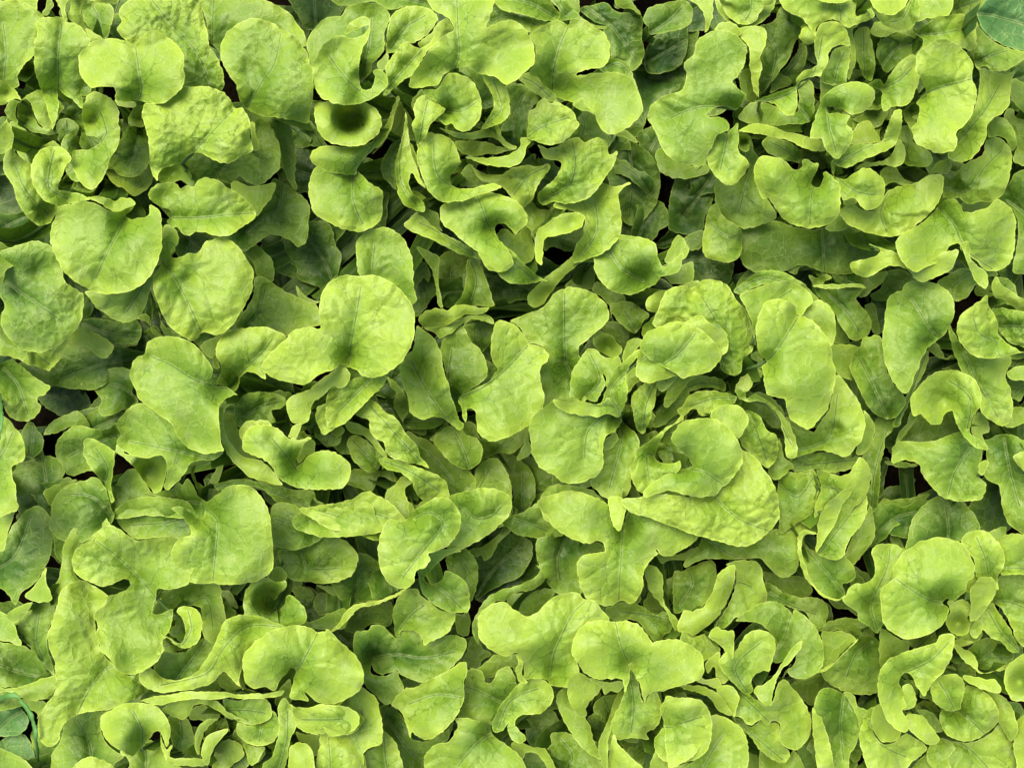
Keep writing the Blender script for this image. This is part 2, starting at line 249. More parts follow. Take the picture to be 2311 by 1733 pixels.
C 160 2 3|149,18 152,20 158,15 164,11 172,10 180,9 187,12 191,15 190,20 190,26 187,33 180,30 172,27 166,27 158,30 152,34 156,27 150,22|152,22 165,22 185,18|
C 150 3 2|122,22 124,15 130,14 136,18 144,19 149,18 154,21 158,28 148,24 138,21 130,24||
C 148 4 5|126,30 128,25 134,21 142,21 150,24 159,29 152,33 146,37 140,41 132,47 128,42 125,36|128,44 138,32 150,27|
C 170 2 2|119,55 124,52 128,52 130,55 133,50 139,42 144,37 151,36 151,46 153,50 151,58 148,65 142,69 136,69 130,72 128,66 129,60 124,57|130,57 140,52 148,44|126,58,-12,5
C 150 3 3|111,22 115,18 120,18 122,26 124,36 124,46 122,52 117,50 114,42 111,34|118,50 117,34 117,20|
C 178 1 1|85,32 86,22 88,17 93,14 99,14 104,17 107,23 108,30 101,29 96,32 94,36 94,41 90,46 89,49 83,50 77,52 74,56 74,64 74,70 71,75 68,75 64,72 60,68 54,66 50,66 46,66 52,63 60,60 66,58 73,55 74,50 78,46 84,44 87,42|48,66 66,62 84,48 90,24|62,64,-8,6
C 164 3 2|94,40 98,32 107,30 108,38 107,44 106,50 106,53 100,55 95,55 90,53 89,48|98,54 100,44 104,34|
C 158 3 3|104,17 110,15 113,16 110,20 111,28 112,38 110,46 107,52 106,46 108,40 108,30 106,22||
C 156 2 0|89,52 94,55 105,55 100,58 92,62 89,66 89,58||
C 182 1 2|89,66 92,61 97,57 104,54 112,53 120,55 124,59 123,66 119,71 113,74 108,74 104,71 98,69 93,69 94,73 99,73 108,75 106,80 110,85 109,92 105,98 100,103 95,100 91,95 90,90 86,90 82,89 84,80 87,72|93,70 95,84 99,98|91,68,8,8;100,72,-14,5
C 148 4 2|36,77 38,72 43,67 50,66 56,67 62,70 68,75 74,72 75,64 75,56 80,52 84,54 85,66 84,77 78,80 66,81 54,81 42,80|82,78 70,64 60,60|62,74,-10,8
C 160 2 2|36,85 40,82 48,80 58,82 66,85 74,87 82,89 90,91 92,97 86,98 78,96 70,92 60,89 50,87 42,86||
C 146 4 2|51,92 56,88 64,90 72,94 76,98 76,105 72,105 64,103 56,100 52,96|74,104 64,96 56,92|
C 170 2 1|96,104 102,102 106,96 113,93 122,93 128,92 131,86 134,78 137,72 141,71 142,76 141,84 139,90 135,96 126,100 118,103 112,106 106,109 101,108|100,106 116,97 134,90|
C 158 2 1|139,90 143,94 144,102 142,106 138,108 130,107 122,108 112,110 116,106 124,105 132,103 136,98||132,105,-8,4
C 145 3 3|106,92 110,85 114,80 120,78 124,84 128,92 118,93 110,94||
C 130 5 2|118,73 122,70 125,72 124,78 118,80 112,79 110,77||
C 150 3 4|141,83 146,82 148,90 152,94 160,99 162,104 158,108 150,108 143,106 144,98 140,92|142,104 146,94 144,86|
C 158 3 1|144,70 150,66 153,68 152,73 148,75 151,80 148,84 145,80 143,75||148,72,-20,4
C 140 4 4|128,110 138,108 141,114 150,118 158,114 164,106 172,103 174,108 170,113 164,112 150,119 142,120 136,118 130,120||150,112,8,5
C 148 3 4|196,92 200,89 206,90 212,96 213,104 212,112 210,120 206,127 200,131 192,131 184,132 178,128 170,130 168,124 169,114 174,116 178,110 186,104 192,102 195,98|170,122 184,124 196,108 206,98|175,120,-12,8
C 168 2 2|165,134 170,130 176,129 180,133 182,137 186,138 191,136 198,134 203,129 208,131 213,136 216,143 215,150 215,160 212,170 205,175 196,175 190,169 184,165 180,162 178,158 172,160 168,168 160,172 150,176 142,170 139,163 138,156 144,150 152,146 160,140|165,134 175,145 184,162 200,174|164,134,-22,8
C 172 2 0|180,158 186,157 186,166 190,172 196,176 198,183 196,187 192,185 188,180 184,170||
C 150 4 3|198,80 204,76 210,78 215,86 216,94 213,98 210,92 204,88 198,89||
C 120 5 3|204,130 212,118 215,112 225,110 240,115 240,150 235,166 225,176 214,176 216,160 217,148 214,136|210,130 222,140 230,160|
I 128 4 3|208,76 210,71 214,71 216,76 222,78 232,80 232,108 222,108 214,104 216,95 212,86||
C 128 6 5|36,18 48,17 58,14 64,4 72,8 76,14 77,22 72,28 70,36 64,44 60,50 52,60 50,62 48,54 48,40 44,30 40,29|52,62 58,48 60,32 52,20|
C 150 2 4|35,19 42,17 50,17 54,22 53,30 50,36 51,44 49,52 49,62 49,64 46,60 44,50 43,42 43,32 41,28 37,24||
C 118 6 3|62,48 68,42 74,34 76,28 80,30 80,38 77,46 74,52 70,54 64,52|64,52 72,42 77,32|
C 112 6 2|36,48 43,45 46,56 48,64 42,66 38,60||
C 116 6 2|56,60 60,48 68,50 70,54 62,58||
C 152 3 1|20,20 24,15 30,14 35,17 38,22 34,24 28,20||
L 150 3 5|25,-4 26,6 30,12 38,16 45,15 49,10 52,5 58,2 60,-4|44,-4 44,6 40,13|
L 138 4 2|20,-5 22,6 28,14 36,17 46,17 54,12 58,6 60,0 52,5 48,12 44,15 36,16 30,13 25,4||
L 168 2 4|64,-6 64,4 68,8 75,11 80,15 85,20 86,24 84,28 80,29 76,26 75,24 78,18 82,16|| 
L 170 2 4|64,-6 64,4 70,9 76,11 82,18 86,24 86,20 88,16 94,13 101,14 106,18 112,16 118,14 122,12 120,8 112,10 110,-6|96,-5 101,4 102,16|
L 178 1 1|88,-6 88,0 94,2 102,2 108,0 108,-6||
L 150 3 1|106,2 110,-2 114,0 120,4 124,9 122,12 118,11 112,12 108,8||
L 186 0 1|118,-6 121,0 124,6 130,9 138,9 144,3 147,-6||
L 172 1 2|124,8 130,9 138,9 144,4 150,-4 153,0 153,10 150,16 144,20 138,20 130,16|148,0 142,12 134,14|
L 158 3 2|153,-5 172,-5 175,2 173,9 168,11 158,12 152,14 150,10 153,6||
L 140 1 3|174,-5 200,-5 200,0 195,5 191,9 184,9 174,9|176,6 186,2 198,-2|
W 190 9 1|191,8 195,2 200,-4 225,-8 240,-6 240,32 225,33 212,31 200,25 192,15|190,9 200,10 222,16|
C 120 6 5|190,14 192,18 200,26 210,31 222,34 222,38 214,43 208,46 200,46 196,43 190,44 188,36 190,28|190,42 200,36 210,33|
I 142 3 2|213,52 218,52 222,55 232,60 232,80 222,74 214,66 212,62||
C 135 3 2|12,-5 19,0 19,10 16,20 14,21 14,12 10,4 2,-2|| 
C 88 8 1|-2,10 4,18 10,20 9,28 6,38 0,42 -8,42||
C 100 5 2|-18,100 -14,96 -6,103 4,107 10,108 15,106 16,112 0,116 -14,112||
C 140 3 4|14,166 12,156 14,148 15,140 18,134 22,132 26,140 34,146 38,149 38,156 37,166 30,170 18,168|38,156 26,152 18,145|
C 125 6 3|38,149 46,147 54,144 60,143 66,145 72,147 84,149 90,148 98,148 108,147 118,151 128,154 129,158 128,166 120,174 104,178 90,176 76,172 60,178 46,176 38,170 37,160|90,150 91,166 92,180|50,160,4,10
C 145 4 1|92,148 98,142 104,137 108,146 100,150||
C 95 8 2|-4,112 14,108 20,118 20,122 18,134 14,140 12,150 0,152 -10,146|0,140 10,128 18,118|
K 150 3 2|-4,152 0,154 2,158 4,162 0,168 -12,170||
K 100 6 2|0,155 8,150 14,150 12,160 4,162||
C 110 5 1|180,132 190,130 200,130 196,136 186,139||
C 150 4 2|104,127 108,128 113,131 108,134 104,132||
C 118 6 1|82,80 90,90 82,90 78,85||
C 105 6 2|75,97 86,98 92,99 94,106 90,110 84,104 77,103||
@0 166
A 182 2 3|112,-19 116,-12 114,-6 111,-4 111,0 116,1 122,-2 128,-2 132,-8 138,-11 143,-12 150,-10 156,-5 160,2 164,9 164,18 161,28 156,36 152,43 146,49 140,51 132,49 130,50 127,54 122,54 116,50 110,46 106,40 103,32 100,24 99,17 101,11 104,5 102,-4 104,-14 107,-20|104,2 112,12 122,30 130,48|104,4,-22,10;122,15,-8,4
A 162 3 2|100,16 97,22 95,30 92,37 88,41 81,43 74,41 68,37 62,33 58,27 55,23 62,22 75,18 90,10 98,0 106,-4 104,6|100,4 92,20 82,36|
A 164 5 5|-4,0 2,-4 14,-8 25,-10 36,-4 40,8 42,16 50,22 54,25 54,33 53,40 50,47 44,53 37,58 28,62 20,62 12,59 5,52 1,45 1,38 3,32 0,26 -6,24|4,16 14,24 26,32 40,42|26,10,-14,10
A 172 3 1|-8,-16 0,-10 6,-5 11,-2 12,3 7,7 3,11 2,17 -4,20 -10,18||
A 132 3 3|-5,34 2,40 8,46 14,55 26,60 38,54 45,50 54,46 62,50 68,53 73,57 73,62 68,66 62,64 56,59 50,58 44,58 42,62 38,68 34,72 31,74 25,72 18,70 10,66 0,64 -6,62|10,48 24,64 32,70|46,52,-12,8
A 118 7 3|52,42 62,40 72,42 80,43 88,41 91,44 92,50 90,55 86,57 80,57 74,57 70,62 60,62 54,55 50,48|54,44 70,50 88,52|
A 104 7 3|12,70 20,68 32,70 40,60 50,56 66,62 74,58 84,60 92,62 95,64 90,72 84,78 74,80 62,86 50,86 40,85 30,83 20,78|90,66 66,70 40,80|
A 118 5 4|0,70 6,67 14,71 22,78 30,83 33,84 31,87 29,90 25,91 24,94 26,97 25,102 20,106 14,107 8,105 4,101 2,95 0,88 -6,84 -6,74|2,72 12,84 18,102|
D 108 6 3|52,83 56,80 62,77 70,73 78,72 85,74 86,80 86,88 90,94 84,98 78,100 72,103 65,103 64,98 66,94 64,90 62,88 58,86|88,92 78,84 60,82|
D 184 3 1|94,63 95,57 98,54 104,52 112,52 120,54 127,58 132,64 136,69 138,73 137,79 134,80 136,82 140,84 144,84 148,85 152,88 154,90 152,90 148,92 144,95 142,98 142,106 143,116 144,124 145,126 140,127 134,128 128,127 120,123 116,118 113,113 112,109 106,105 100,100 94,96 90,92 87,84 84,78 85,72 88,66|148,86 138,84 126,80 110,70 98,65|144,88,-16,10
D 170 3 1|90,95 84,98 79,103 77,106 76,111 78,116 76,119 76,122 80,126 86,129 95,131 102,129 106,130 108,134 108,142 106,150 109,151 114,147 120,140 124,134 130,132 138,132 144,128 145,124 130,120 120,105 110,98|138,132 122,128 104,124 84,120|
D 148 4 3|55,119 60,118 66,121 74,126 82,132 88,138 92,143 96,149 100,153 104,152 106,148 108,140 108,133 106,130 100,129 90,128 82,128 76,122 74,134 72,150 74,158 72,160 70,154 68,148 64,143 60,139 57,134 54,128|66,150 70,138 62,124|97,140,-35,8;70,148,-10,8
D 128 5 2|36,123 38,118 42,114 48,110 54,110 62,112 70,112 76,108 80,120 76,128 66,138 58,139 52,141 46,142 41,139 40,135 37,132 36,127|76,116 60,122 44,130|
D 92 8 2|60,100 66,104 74,100 80,102 78,112 70,120 58,118 52,108||
M 100 6 1|28,115 34,107 42,103 50,100 54,103 58,110 54,112 48,110 40,113 34,115||
M 95 7 2|20,107 24,112 28,118 28,124 24,129 20,131 16,124 14,114|20,130 22,110|
M 90 8 3|8,136 20,132 30,129 40,132 42,140 38,148 32,156 28,166 14,168 10,156|32,160 30,146 28,132|
M 170 1 2|-10,98 0,102 6,106 10,111 14,117 16,124 16,132 12,134 8,136 8,142 10,150 11,158 12,163 8,166 -10,168|-6,140 4,124 8,114|
F 110 6 0|28,153 34,149 42,146 50,145 44,148 38,154 34,162 30,158||
D 172 2 3|140,65 140,60 142,54 146,50 154,47 165,46 174,46 181,49 186,53 182,60 176,66 172,74 172,80 166,76 160,75 156,79 154,86 150,88 144,84 140,82 143,76 143,70|150,82 160,72 170,62 176,54|152,80,-18,8
D 142 3 0|138,66 140,60 141,68 143,72 140,73 138,71|| 
B 128 3 7|152,46 156,40 162,30 165,22 165,14 170,13 178,18 186,23 192,26 198,29 205,32 208,36 208,44 200,46 192,49 186,52 178,47 168,46 158,47|160,46 168,36 172,20|190,42,-8,8
D 194 0 4|170,70 174,64 180,58 186,53 190,48 200,46 208,47 207,40 207,32 208,26 212,18 218,14 224,12 232,13 242,12 250,15 259,21 266,30 269,40 268,54 262,66 255,73 246,78 236,78 231,74 226,72 221,70 216,74 208,76 198,83 188,82 180,80 174,77 170,74|226,70 228,55 231,38 234,20|226,66,-24,8;190,64,6,12
D 165 1 3|226,72 221,71 216,74 208,80 202,85 196,88 190,91 186,94 192,96 200,92 206,88 212,84 218,78||
D 178 0 2|203,86 208,84 212,80 216,76 220,71 226,74 226,82 220,86 216,84 210,90 204,94 202,98 200,106 196,109 194,108 190,108 186,100 186,94 190,90 196,88|| 
D 160 1 1|196,108 194,114 192,118 187,117 190,110||
D 174 0 5|206,98 212,95 218,92 222,85 228,80 236,78 244,76 250,78 248,84 240,92 236,96 230,102 224,108 216,112 210,116 207,112 205,106|240,80 222,98 210,110|
D 150 3 9|152,98 155,94 158,90 164,88 174,88 182,90 186,94 182,99 176,100 178,106 178,110 168,110 160,112 154,110 152,105|158,104 168,98 180,94|
D 140 5 2|142,96 150,92 157,90 156,94 148,97 145,102 143,100||
D 146 3 3|143,104 150,102 154,112 160,120 166,128 172,136 180,148 176,148 166,143 158,138 152,130 146,120||
D 168 1 1|142,98 145,98 145,106 146,114 150,122 158,130 168,132 176,138 182,146 183,148 178,148 172,146 164,144 158,140 152,134 146,126 143,116 142,106||160,128,-10,6
D 184 1 1|157,121 158,116 162,111 168,109 176,110 182,113 187,118 190,118 194,119 200,117 202,118 198,121 195,126 192,132 192,136 196,134 200,129 208,126 214,126 222,130 227,135 227,143 222,150 210,151 198,151 188,148 180,143 176,136 170,131 164,129 158,126|192,138 186,130 176,118|192,132,-20,8;210,138,6,8
D 166 2 1|155,116 156,111 160,107 168,106 174,107 176,110 168,109 162,111 158,116 157,119||
D 148 4 2|194,119 200,118 204,120 204,126 198,130 194,134 192,130|| 
D 142 3 7|138,148 146,146 156,144 168,146 180,148 190,151 202,152 206,158 214,163 222,170 222,176 214,176 206,174 196,168 190,164 180,160 172,152 164,149 154,149 144,152|140,149 165,150 190,158 214,170|180,152,8,8
D 118 6 1|124,135 128,133 126,140 128,146 134,150 142,151 141,156 135,160 130,157 127,150 124,142||130,142,-25,4
D 132 5 3|112,150 116,146 118,148 122,144 126,150 130,157 138,160 146,166 140,170 120,170 95,168 74,170 72,160 74,150 78,143 84,138 88,138 93,145 98,152 103,153 108,151|130,160 112,158 94,154|
F 138 5 4|33,168 34,160 38,153 46,148 56,145 62,143 67,148 70,155 72,162 74,170 66,180 50,186 40,184 32,176|72,168 60,156 44,154|
D 112 5 2|136,146 140,138 144,130 145,136 143,142 141,147||
A 100 6 0|103,36 106,44 112,48 118,52 110,54 106,50 104,44||
A 98 7 0|88,40 94,37 98,42 98,48 102,52 106,52 98,46 94,42||
B 95 8 3|176,0 182,-8 196,-8 210,-4 222,8 214,22 207,28 200,24 195,16 186,13 180,10 176,5|206,26 209,8 208,-8|
B 112 6 1|160,-12 168,-6 176,2 178,12 176,17 170,14 166,12 164,4 158,-4||
B 120 4 1|192,19 196,24 202,28 208,29 204,31 196,29 193,25||
D 105 6 4|144,50 150,48 152,56 142,66 136,66 130,58||
@221 166
B 152 3 4|10,-8 14,-14 22,-18 32,-18 40,-12 44,-5 47,6 47,18 49,28 46,32 43,33 38,24 32,18 22,13 16,14 13,15 11,10 10,0|30,28 21,12 22,-8|30,14,-12,10
D 160 1 3|49,45 53,47 58,51 62,56 65,63 66,71 69,80 71,88 74,97 77,106 80,109 77,113 73,110 68,106 64,104 59,104 54,106 49,104 45,101 44,97 43,90 40,82 38,74 42,65 47,60 48,54|70,108 54,84 46,68|66,85,10,4;48,70,-14,8;72,110,-10,8
D 120 3 2|44,113 50,117 56,119 62,124 70,130 76,134 84,140 88,146 86,152 80,159 73,161 66,158 62,150 56,140 48,128 42,118|70,158 72,145 56,126|
D 172 1 8|15,91 22,94 28,100 34,104 39,109 43,116 49,122 52,130 57,137 51,135 45,134 38,132 32,130 29,126 28,121 22,118 19,112 18,106 12,104 9,100|52,133 38,118 20,98|
D 174 0 8|1,82 0,76 2,73 8,74 14,77 22,78 28,79 29,83 25,84 21,86 19,90 15,95 9,99 5,105 -2,109 -8,111 -10,100 -8,88|-2,80 14,84 6,96|
D 166 1 6|25,131 32,131 40,133 48,136 56,139 63,142 68,146 70,151 70,157 67,159 60,156 54,158 49,154 46,146 40,141 30,138 26,135|28,133 46,140 64,152|
D 150 2 5|28,160 30,152 35,148 40,143 46,144 46,147 42,150 42,154 44,159 49,161 54,158 60,156 68,160 74,163 76,172 60,176 40,172 30,166||
D 140 3 8|4,120 8,116 16,119 22,124 28,128 27,132 24,138 18,140 12,136 8,132|24,137 16,128 8,120|
D 148 3 2|2,107 10,108 18,112 22,115 24,120 30,128 29,131 24,126 20,121 14,116 6,114||
D 120 5 4|2,145 8,138 18,139 26,139 32,138 35,143 36,147 30,144 24,143 22,150 18,153 12,150 4,148||
D 170 1 3|-30,168 -10,162 0,159 8,157 14,153 20,153 28,157 34,161 38,166 42,174 20,180 -10,182 -30,176|-20,172 10,164 36,172|
D 165 2 2|103,41 107,42 112,44 116,48 120,54 122,57 128,58 132,60 135,64 134,68 130,71 129,76 130,83 132,90 131,98 126,104 121,110 113,115 106,118 99,120 93,118 89,114 88,108 88,102 86,99 82,99 82,104 81,108 79,104 78,98 76,94 78,90 90,84 96,81 100,75 102,73 98,68 97,60 98,50 100,44|77,92 92,85 106,74 121,58|78,94,-20,8
D 135 4 3|66,54 71,50 76,45 80,46 84,55 90,60 94,68 95,76 92,81 88,84 80,88 77,90 72,90 69,80 67,70 65,62|77,92 70,80 72,60|
E 148 4 4|110,42 116,39 124,36 131,33 137,26 141,22 145,21 147,20 152,20 160,22 167,26 172,31 174,37 172,43 166,49 160,54 155,58 154,64 156,66 158,80 160,92 150,95 138,94 132,98 131,88 130,84 129,74 131,70 135,67 134,62 128,57 121,56 116,46|150,78 146,68 145,50 145,24|146,72,-10,8
E 128 4 2|130,80 134,80 134,85 136,90 142,92 148,88 148,80 150,76 156,78 160,92 150,96 138,94 132,94||
K 158 3 2|166,-10 180,-14 195,-12 204,-8 206,2 210,7 216,2 222,-2 220,8 214,12 208,13 204,18 196,22 188,25 180,24 173,21 167,14 164,6|196,16 182,8 174,-4|194,15,-28,13
K 150 2 1|165,4 168,-4 172,-10 170,-16 166,-20 160,-10 150,0 140,8 132,14 126,20 122,24 121,29 124,33 130,32 136,24 144,14 152,7 158,4||132,26,-20,8
K 145 2 1|198,34 198,29 202,25 208,22 216,22 222,18 232,16 230,26 218,34 208,36 201,36||
K 120 5 1|206,8 214,4 220,6 228,4 228,16 216,18 210,14||
E 128 5 5|174,32 180,30 186,29 192,32 200,38 196,42 194,47 190,50 184,46 178,40|192,48 184,36|
E 150 3 1|158,62 160,60 165,60 170,65 176,66 180,65 182,70 182,78 176,84 172,84 170,76 172,80 170,86 165,94 158,92 149,92 149,82 150,74 154,68|158,92 168,80 162,64|
E 145 4 0|164,50 170,49 176,52 180,56 182,61 180,65 174,65 168,62 164,58||173,60,-33,6
K 128 4 0|82,0 86,1 91,6 94,14 97,22 98,28 100,31 97,33 90,32 84,33 75,34 74,31 78,26 81,14|84,32 88,16 84,4|
K 140 3 1|50,40 54,36 60,34 66,34 69,35 74,32 80,31 88,33 96,33 94,36 88,38 80,38 72,43 64,46 56,46 52,44||64,44,-12,6
K 132 4 0|52,46 58,46 68,44 76,41 84,38 92,37 98,40 99,44 92,42 84,41 78,44 70,51 64,53 60,49|| 
K 110 6 2|79,46 84,40 92,38 98,41 99,48 97,56 94,60 91,62 88,60 84,54 82,50|90,60 88,48|
K 95 7 2|64,0 74,-4 82,0 81,14 78,24 74,31 68,33 64,30 62,20 63,10|70,32 72,10|
K 124 5 0|49,-6 56,-4 63,0 64,4 63,12 64,22 66,33 63,32 62,24 60,12 56,4||
B 96 7 2|48,2 54,4 57,8 58,13 57,17 54,14 50,18 48,24 44,20 44,8||
K 98 7 1|88,0 96,8 100,14 99,22 96,24 92,10||
K 92 7 1|100,8 106,14 110,20 110,28 108,33 102,30 98,22 98,14||
K 85 8 1|110,16 120,18 126,22 122,32 118,30 116,28 111,24||
B 172 2 2|90,-2 97,5 103,13 109,17 116,18 122,18 130,16 134,16 128,13 122,8 116,2 110,-4 100,-10 90,-10|125,15 108,0 98,-12|128,15,-12,8
K 110 6 0|145,20 150,14 157,8 162,5 164,8 165,16 163,21 158,22 152,20||
K 118 6 3|163,22 166,16 172,20 178,23 184,26 184,30 178,34 175,40 174,32 168,26||
E 176 2 2|122,110 126,102 133,97 138,93 143,93 150,92 158,94 168,96 173,92 178,98 182,104 182,108 178,112 178,114 174,115 171,118 170,124 170,130 170,136 167,141 162,144 158,146 153,147 148,147 143,146 139,142 133,139 128,135 124,128 123,120|182,107 172,103 160,114 158,130|182,106,-26,10;140,100,-8,6
E 182 1 1|138,93 145,94 150,92 157,94 164,96 169,95 170,92 172,86 175,78 178,72 184,68 190,62 196,58 202,50 208,46 216,44 224,42 232,38 240,44 250,50 250,62 238,68 222,76 208,80 199,82 194,80 191,75 192,66 186,74 185,80 186,86 185,94 182,100 180,104 172,102 166,104 155,103 146,101 140,98|183,104 176,86 200,64 226,56|150,97,-8,6
E 158 4 1|175,116 178,114 180,118 176,124 170,126 170,120||
E 158 3 3|181,106 186,110 192,116 194,122 192,130 189,136 188,142 188,150 184,156 178,158 172,157 166,152 162,146 168,140 170,132 171,126 176,124 180,118 180,112|182,108 182,120 174,150|183,108,-18,8
E 180 1 6|221,103 216,108 208,113 202,118 196,122 192,126 190,132 188,140 190,148 195,154 202,155 208,152 214,144 220,138 220,132 216,134 210,134 204,131 206,122 212,112 222,106|204,130 198,128 200,145|205,128,-20,7
E 168 2 7|188,95 190,89 196,83 202,78 206,78 205,85 204,92 202,100 200,108 196,115 192,112 190,104|196,112 198,96 204,82|
E 166 2 6|206,76 208,70 214,68 218,70 218,78 213,84 208,88 205,84||
E 160 3 4|209,95 212,86 218,78 222,72 228,76 222,86 216,94 211,98||
E 142 5 3|202,110 206,100 210,98 218,92 224,84 226,96 216,104 208,110||
E 155 2 4|195,50 196,45 200,42 205,36 208,32 206,40 214,34 220,28 228,20 240,18 248,24 244,38 226,42 214,46 204,52 198,54|205,48 214,36 232,26|
E 148 3 3|183,70 183,62 186,56 190,53 195,54 192,60 186,68||
E 146 4 4|183,80 186,74 192,72 194,80 190,84 186,88||
E 105 6 3|168,46 174,42 184,44 192,50 194,58 186,60 182,58 176,52||
D 135 4 1|60,119 64,114 70,110 78,112 82,116 88,118 92,124 91,132 86,137 80,138 72,134 64,126|84,138 80,126 74,114|
D 118 3 1|78,110 82,107 87,109 88,114 90,118 84,118 80,115||
D 122 3 1|57,119 60,116 66,110 68,106 70,110 66,116 60,120||
G 110 5 1|92,132 96,130 103,127 110,128 116,124 120,118 121,112 112,112 100,118 90,118 90,124|100,128 112,118|
E 112 5 1|86,170 75,162 84,153 88,148 86,140 92,134 100,132 104,136 108,142 110,150 111,158 110,170 100,176|90,172 88,150 96,136|
D 122 3 2|74,163 80,160 86,154 88,148 87,141 92,133 101,131 106,137 110,146 111,156 110,166 108,172 86,174|90,176 88,156 96,138|
G 98 6 1|102,128 108,127 114,130 118,133 123,138 126,146 126,154 123,162 118,168 112,168 112,154 108,140 104,134|118,166 118,140|
G 88 7 2|114,131 122,120 130,136 142,146 134,150 130,160 124,164 126,150 122,138||
G 148 4 6|129,158 132,152 138,148 146,148 154,149 162,151 168,156 173,162 170,168 150,176 134,172 130,166|160,172 150,160 134,156|
E 125 3 4|174,168 175,161 180,159 186,154 188,148 194,154 196,160 190,166 182,174||
E 95 7 1|-30,170 0,170 0,175 -30,175||
D 110 6 2|30,78 36,82 42,90 44,100 40,108 46,110 50,108 52,106 56,114 52,116 44,112 38,104 34,96 36,88 32,84||
D 104 6 1|48,108 54,106 60,110 62,116 56,118 50,116||
K 88 8 1|90,62 94,58 98,70 99,76 96,80 94,72||
E 120 4 0|121,105 122,118 124,126 120,130 114,132 118,122 120,114||
E 158 1 7|194,170 200,160 206,156 214,148 222,142 240,140 250,150 244,162 220,172|200,168 220,158 240,150|
@443 166
E 166 2 9|8,20 12,16 18,15 26,17 31,22 34,28 39,33 43,40 45,48 46,56 44,62 40,66 38,68 38,74 34,77 28,76 24,72 23,64 20,56 12,48 6,44 0,42 -14,46 -20,44 -16,34 -12,24 -4,19 3,20 7,23|24,74 28,58 20,40 12,26|7,24,-12,6;30,60,6,10
E 190 2 2|50,36 53,30 58,28 64,28 70,30 73,34 74,39 78,39 84,42 89,47 94,53 96,60 97,68 99,75 98,84 96,92 93,100 87,107 82,112 76,110 70,106 67,99 66,93 60,91 55,90 53,85 52,78 51,72 54,68 50,64 48,58 47,50 48,42|46,72 56,66 64,56 74,40|53,70,-16,8;74,40,-8,5
E 174 4 1|37,25 46,21 58,17 68,16 76,19 82,24 84,29 80,34 76,39 72,36 66,30 58,28 52,34 48,44 46,54 44,42 40,32|44,58 52,36 70,22|
E 168 2 1|76,39 82,31 88,28 94,32 98,38 99,46 98,54 95,58 90,50 82,42|| 
E 160 4 2|33,22 40,16 48,10 56,9 64,10 72,14 79,18 84,24 88,29 80,30 70,22 56,18 42,22 36,25|34,22 54,14 80,24|
E 150 2 1|48,64 52,68 54,71 48,74 42,76 38,75 38,70 44,72 48,70||
E 158 3 2|34,88 35,82 40,77 46,74 51,74 51,78 46,80 44,85 40,88 36,89|| 
E 172 1 3|34,86 40,88 41,92 46,89 52,92 58,96 64,102 69,109 72,116 74,124 73,130 68,131 66,127 66,118 64,112 62,104 57,98 50,94 42,94 36,92|38,92 56,98 70,122|62,120,-8,6
E 158 3 9|40,100 46,101 50,104 54,112 60,116 62,122 60,132 55,137 52,136 46,130 40,125 37,120 37,116 40,110 42,106|42,102 48,114 54,132|50,118,12,9
E 176 2 2|18,105 19,100 24,97 30,96 36,97 41,102 42,108 39,114 36,118 32,115 26,109||
E 188 1 2|-5,112 -2,108 2,106 10,105 18,105 24,107 30,112 35,119 38,126 38,134 34,141 28,148 25,150 22,154 14,156 6,156 0,154 -10,152 -20,155 -26,156 -24,150 -16,144 -8,140 4,137 6,135 2,129 -4,124 -8,118|0,136 6,138 14,140 26,148|0,134,-18,8
E 178 0 8|34,140 38,132 38,126 44,128 49,133 54,140 58,146 61,154 62,162 62,170 54,180 40,188 20,184 0,178 -20,170 -34,166 -40,158 -28,156 -14,154 4,156 18,156 24,150|20,156 36,170 56,178|
E 164 1 6|0,96 3,91 8,88 16,87 24,88 30,89 35,91 34,94 30,98 24,98 19,100 16,103 11,103 8,99 4,100 0,104 -4,100|34,92 20,92 4,97|
E 150 3 3|-6,86 0,80 8,77 16,78 24,79 28,83 27,87 24,87 18,85 10,86 4,88 0,89 -6,92|26,84 12,82 0,86|
E 186 0 1|-24,50 -14,45 -4,42 4,44 12,48 19,54 24,61 24,67 20,72 14,76 6,77 0,79 -8,74 -20,68 -28,60|-16,72 -4,64 8,50|
E 160 4 4|16,52 22,48 38,62 34,76 28,76 24,70 20,60||
E 130 4 2|22,72 24,66 26,74 31,82 35,89 32,88 28,82||
E 162 1 2|98,82 98,78 101,77 106,83 111,90 115,97 117,103 118,110 116,118 112,124 105,130 99,128 88,126 80,128 72,130 72,118 70,110 76,113 84,114 90,106 95,98|72,126 94,118 100,90|99,112,-14,5;86,122,-6,8
E 152 3 2|117,100 121,104 124,110 123,118 120,124 115,129 112,128 113,122 117,114||
E 148 4 7|68,134 74,130 84,128 98,126 108,128 114,130 116,134 108,138 96,140 86,138 76,140 70,138|70,136 90,134 112,132|
E 162 2 2|114,130 119,134 122,142 121,146 119,154 116,158 110,164 104,172 98,178 88,176 85,168 86,160 89,152 88,144 86,138 92,139 100,142 108,140|86,150 100,152 96,172|90,142,-12,6
E 150 3 5|62,144 66,140 74,140 84,138 87,144 89,149 87,156 85,164 82,168 72,174 63,180 62,170 61,155|62,148 74,156 84,144|
E 148 4 4|62,118 65,128 66,131 70,134 72,137 69,138 66,142 60,145 55,140 57,134 60,128||
H 130 4 4|136,106 136,112 131,118 130,126 128,134 128,142 127,152 126,162 122,166 119,158 118,154 122,146 121,138 116,130 120,124 124,116 124,108 128,104|122,162 124,140 132,112|
I 155 5 2|148,16 156,16 164,18 171,22 175,28 176,36 174,42 170,50 164,55 158,60 154,68 150,78 146,88 143,89 138,84 134,78 131,70 130,64 129,56 130,46 131,38 132,30 136,24 142,22 143,19|164,52 158,44 152,34 148,28|159,58,-14,8
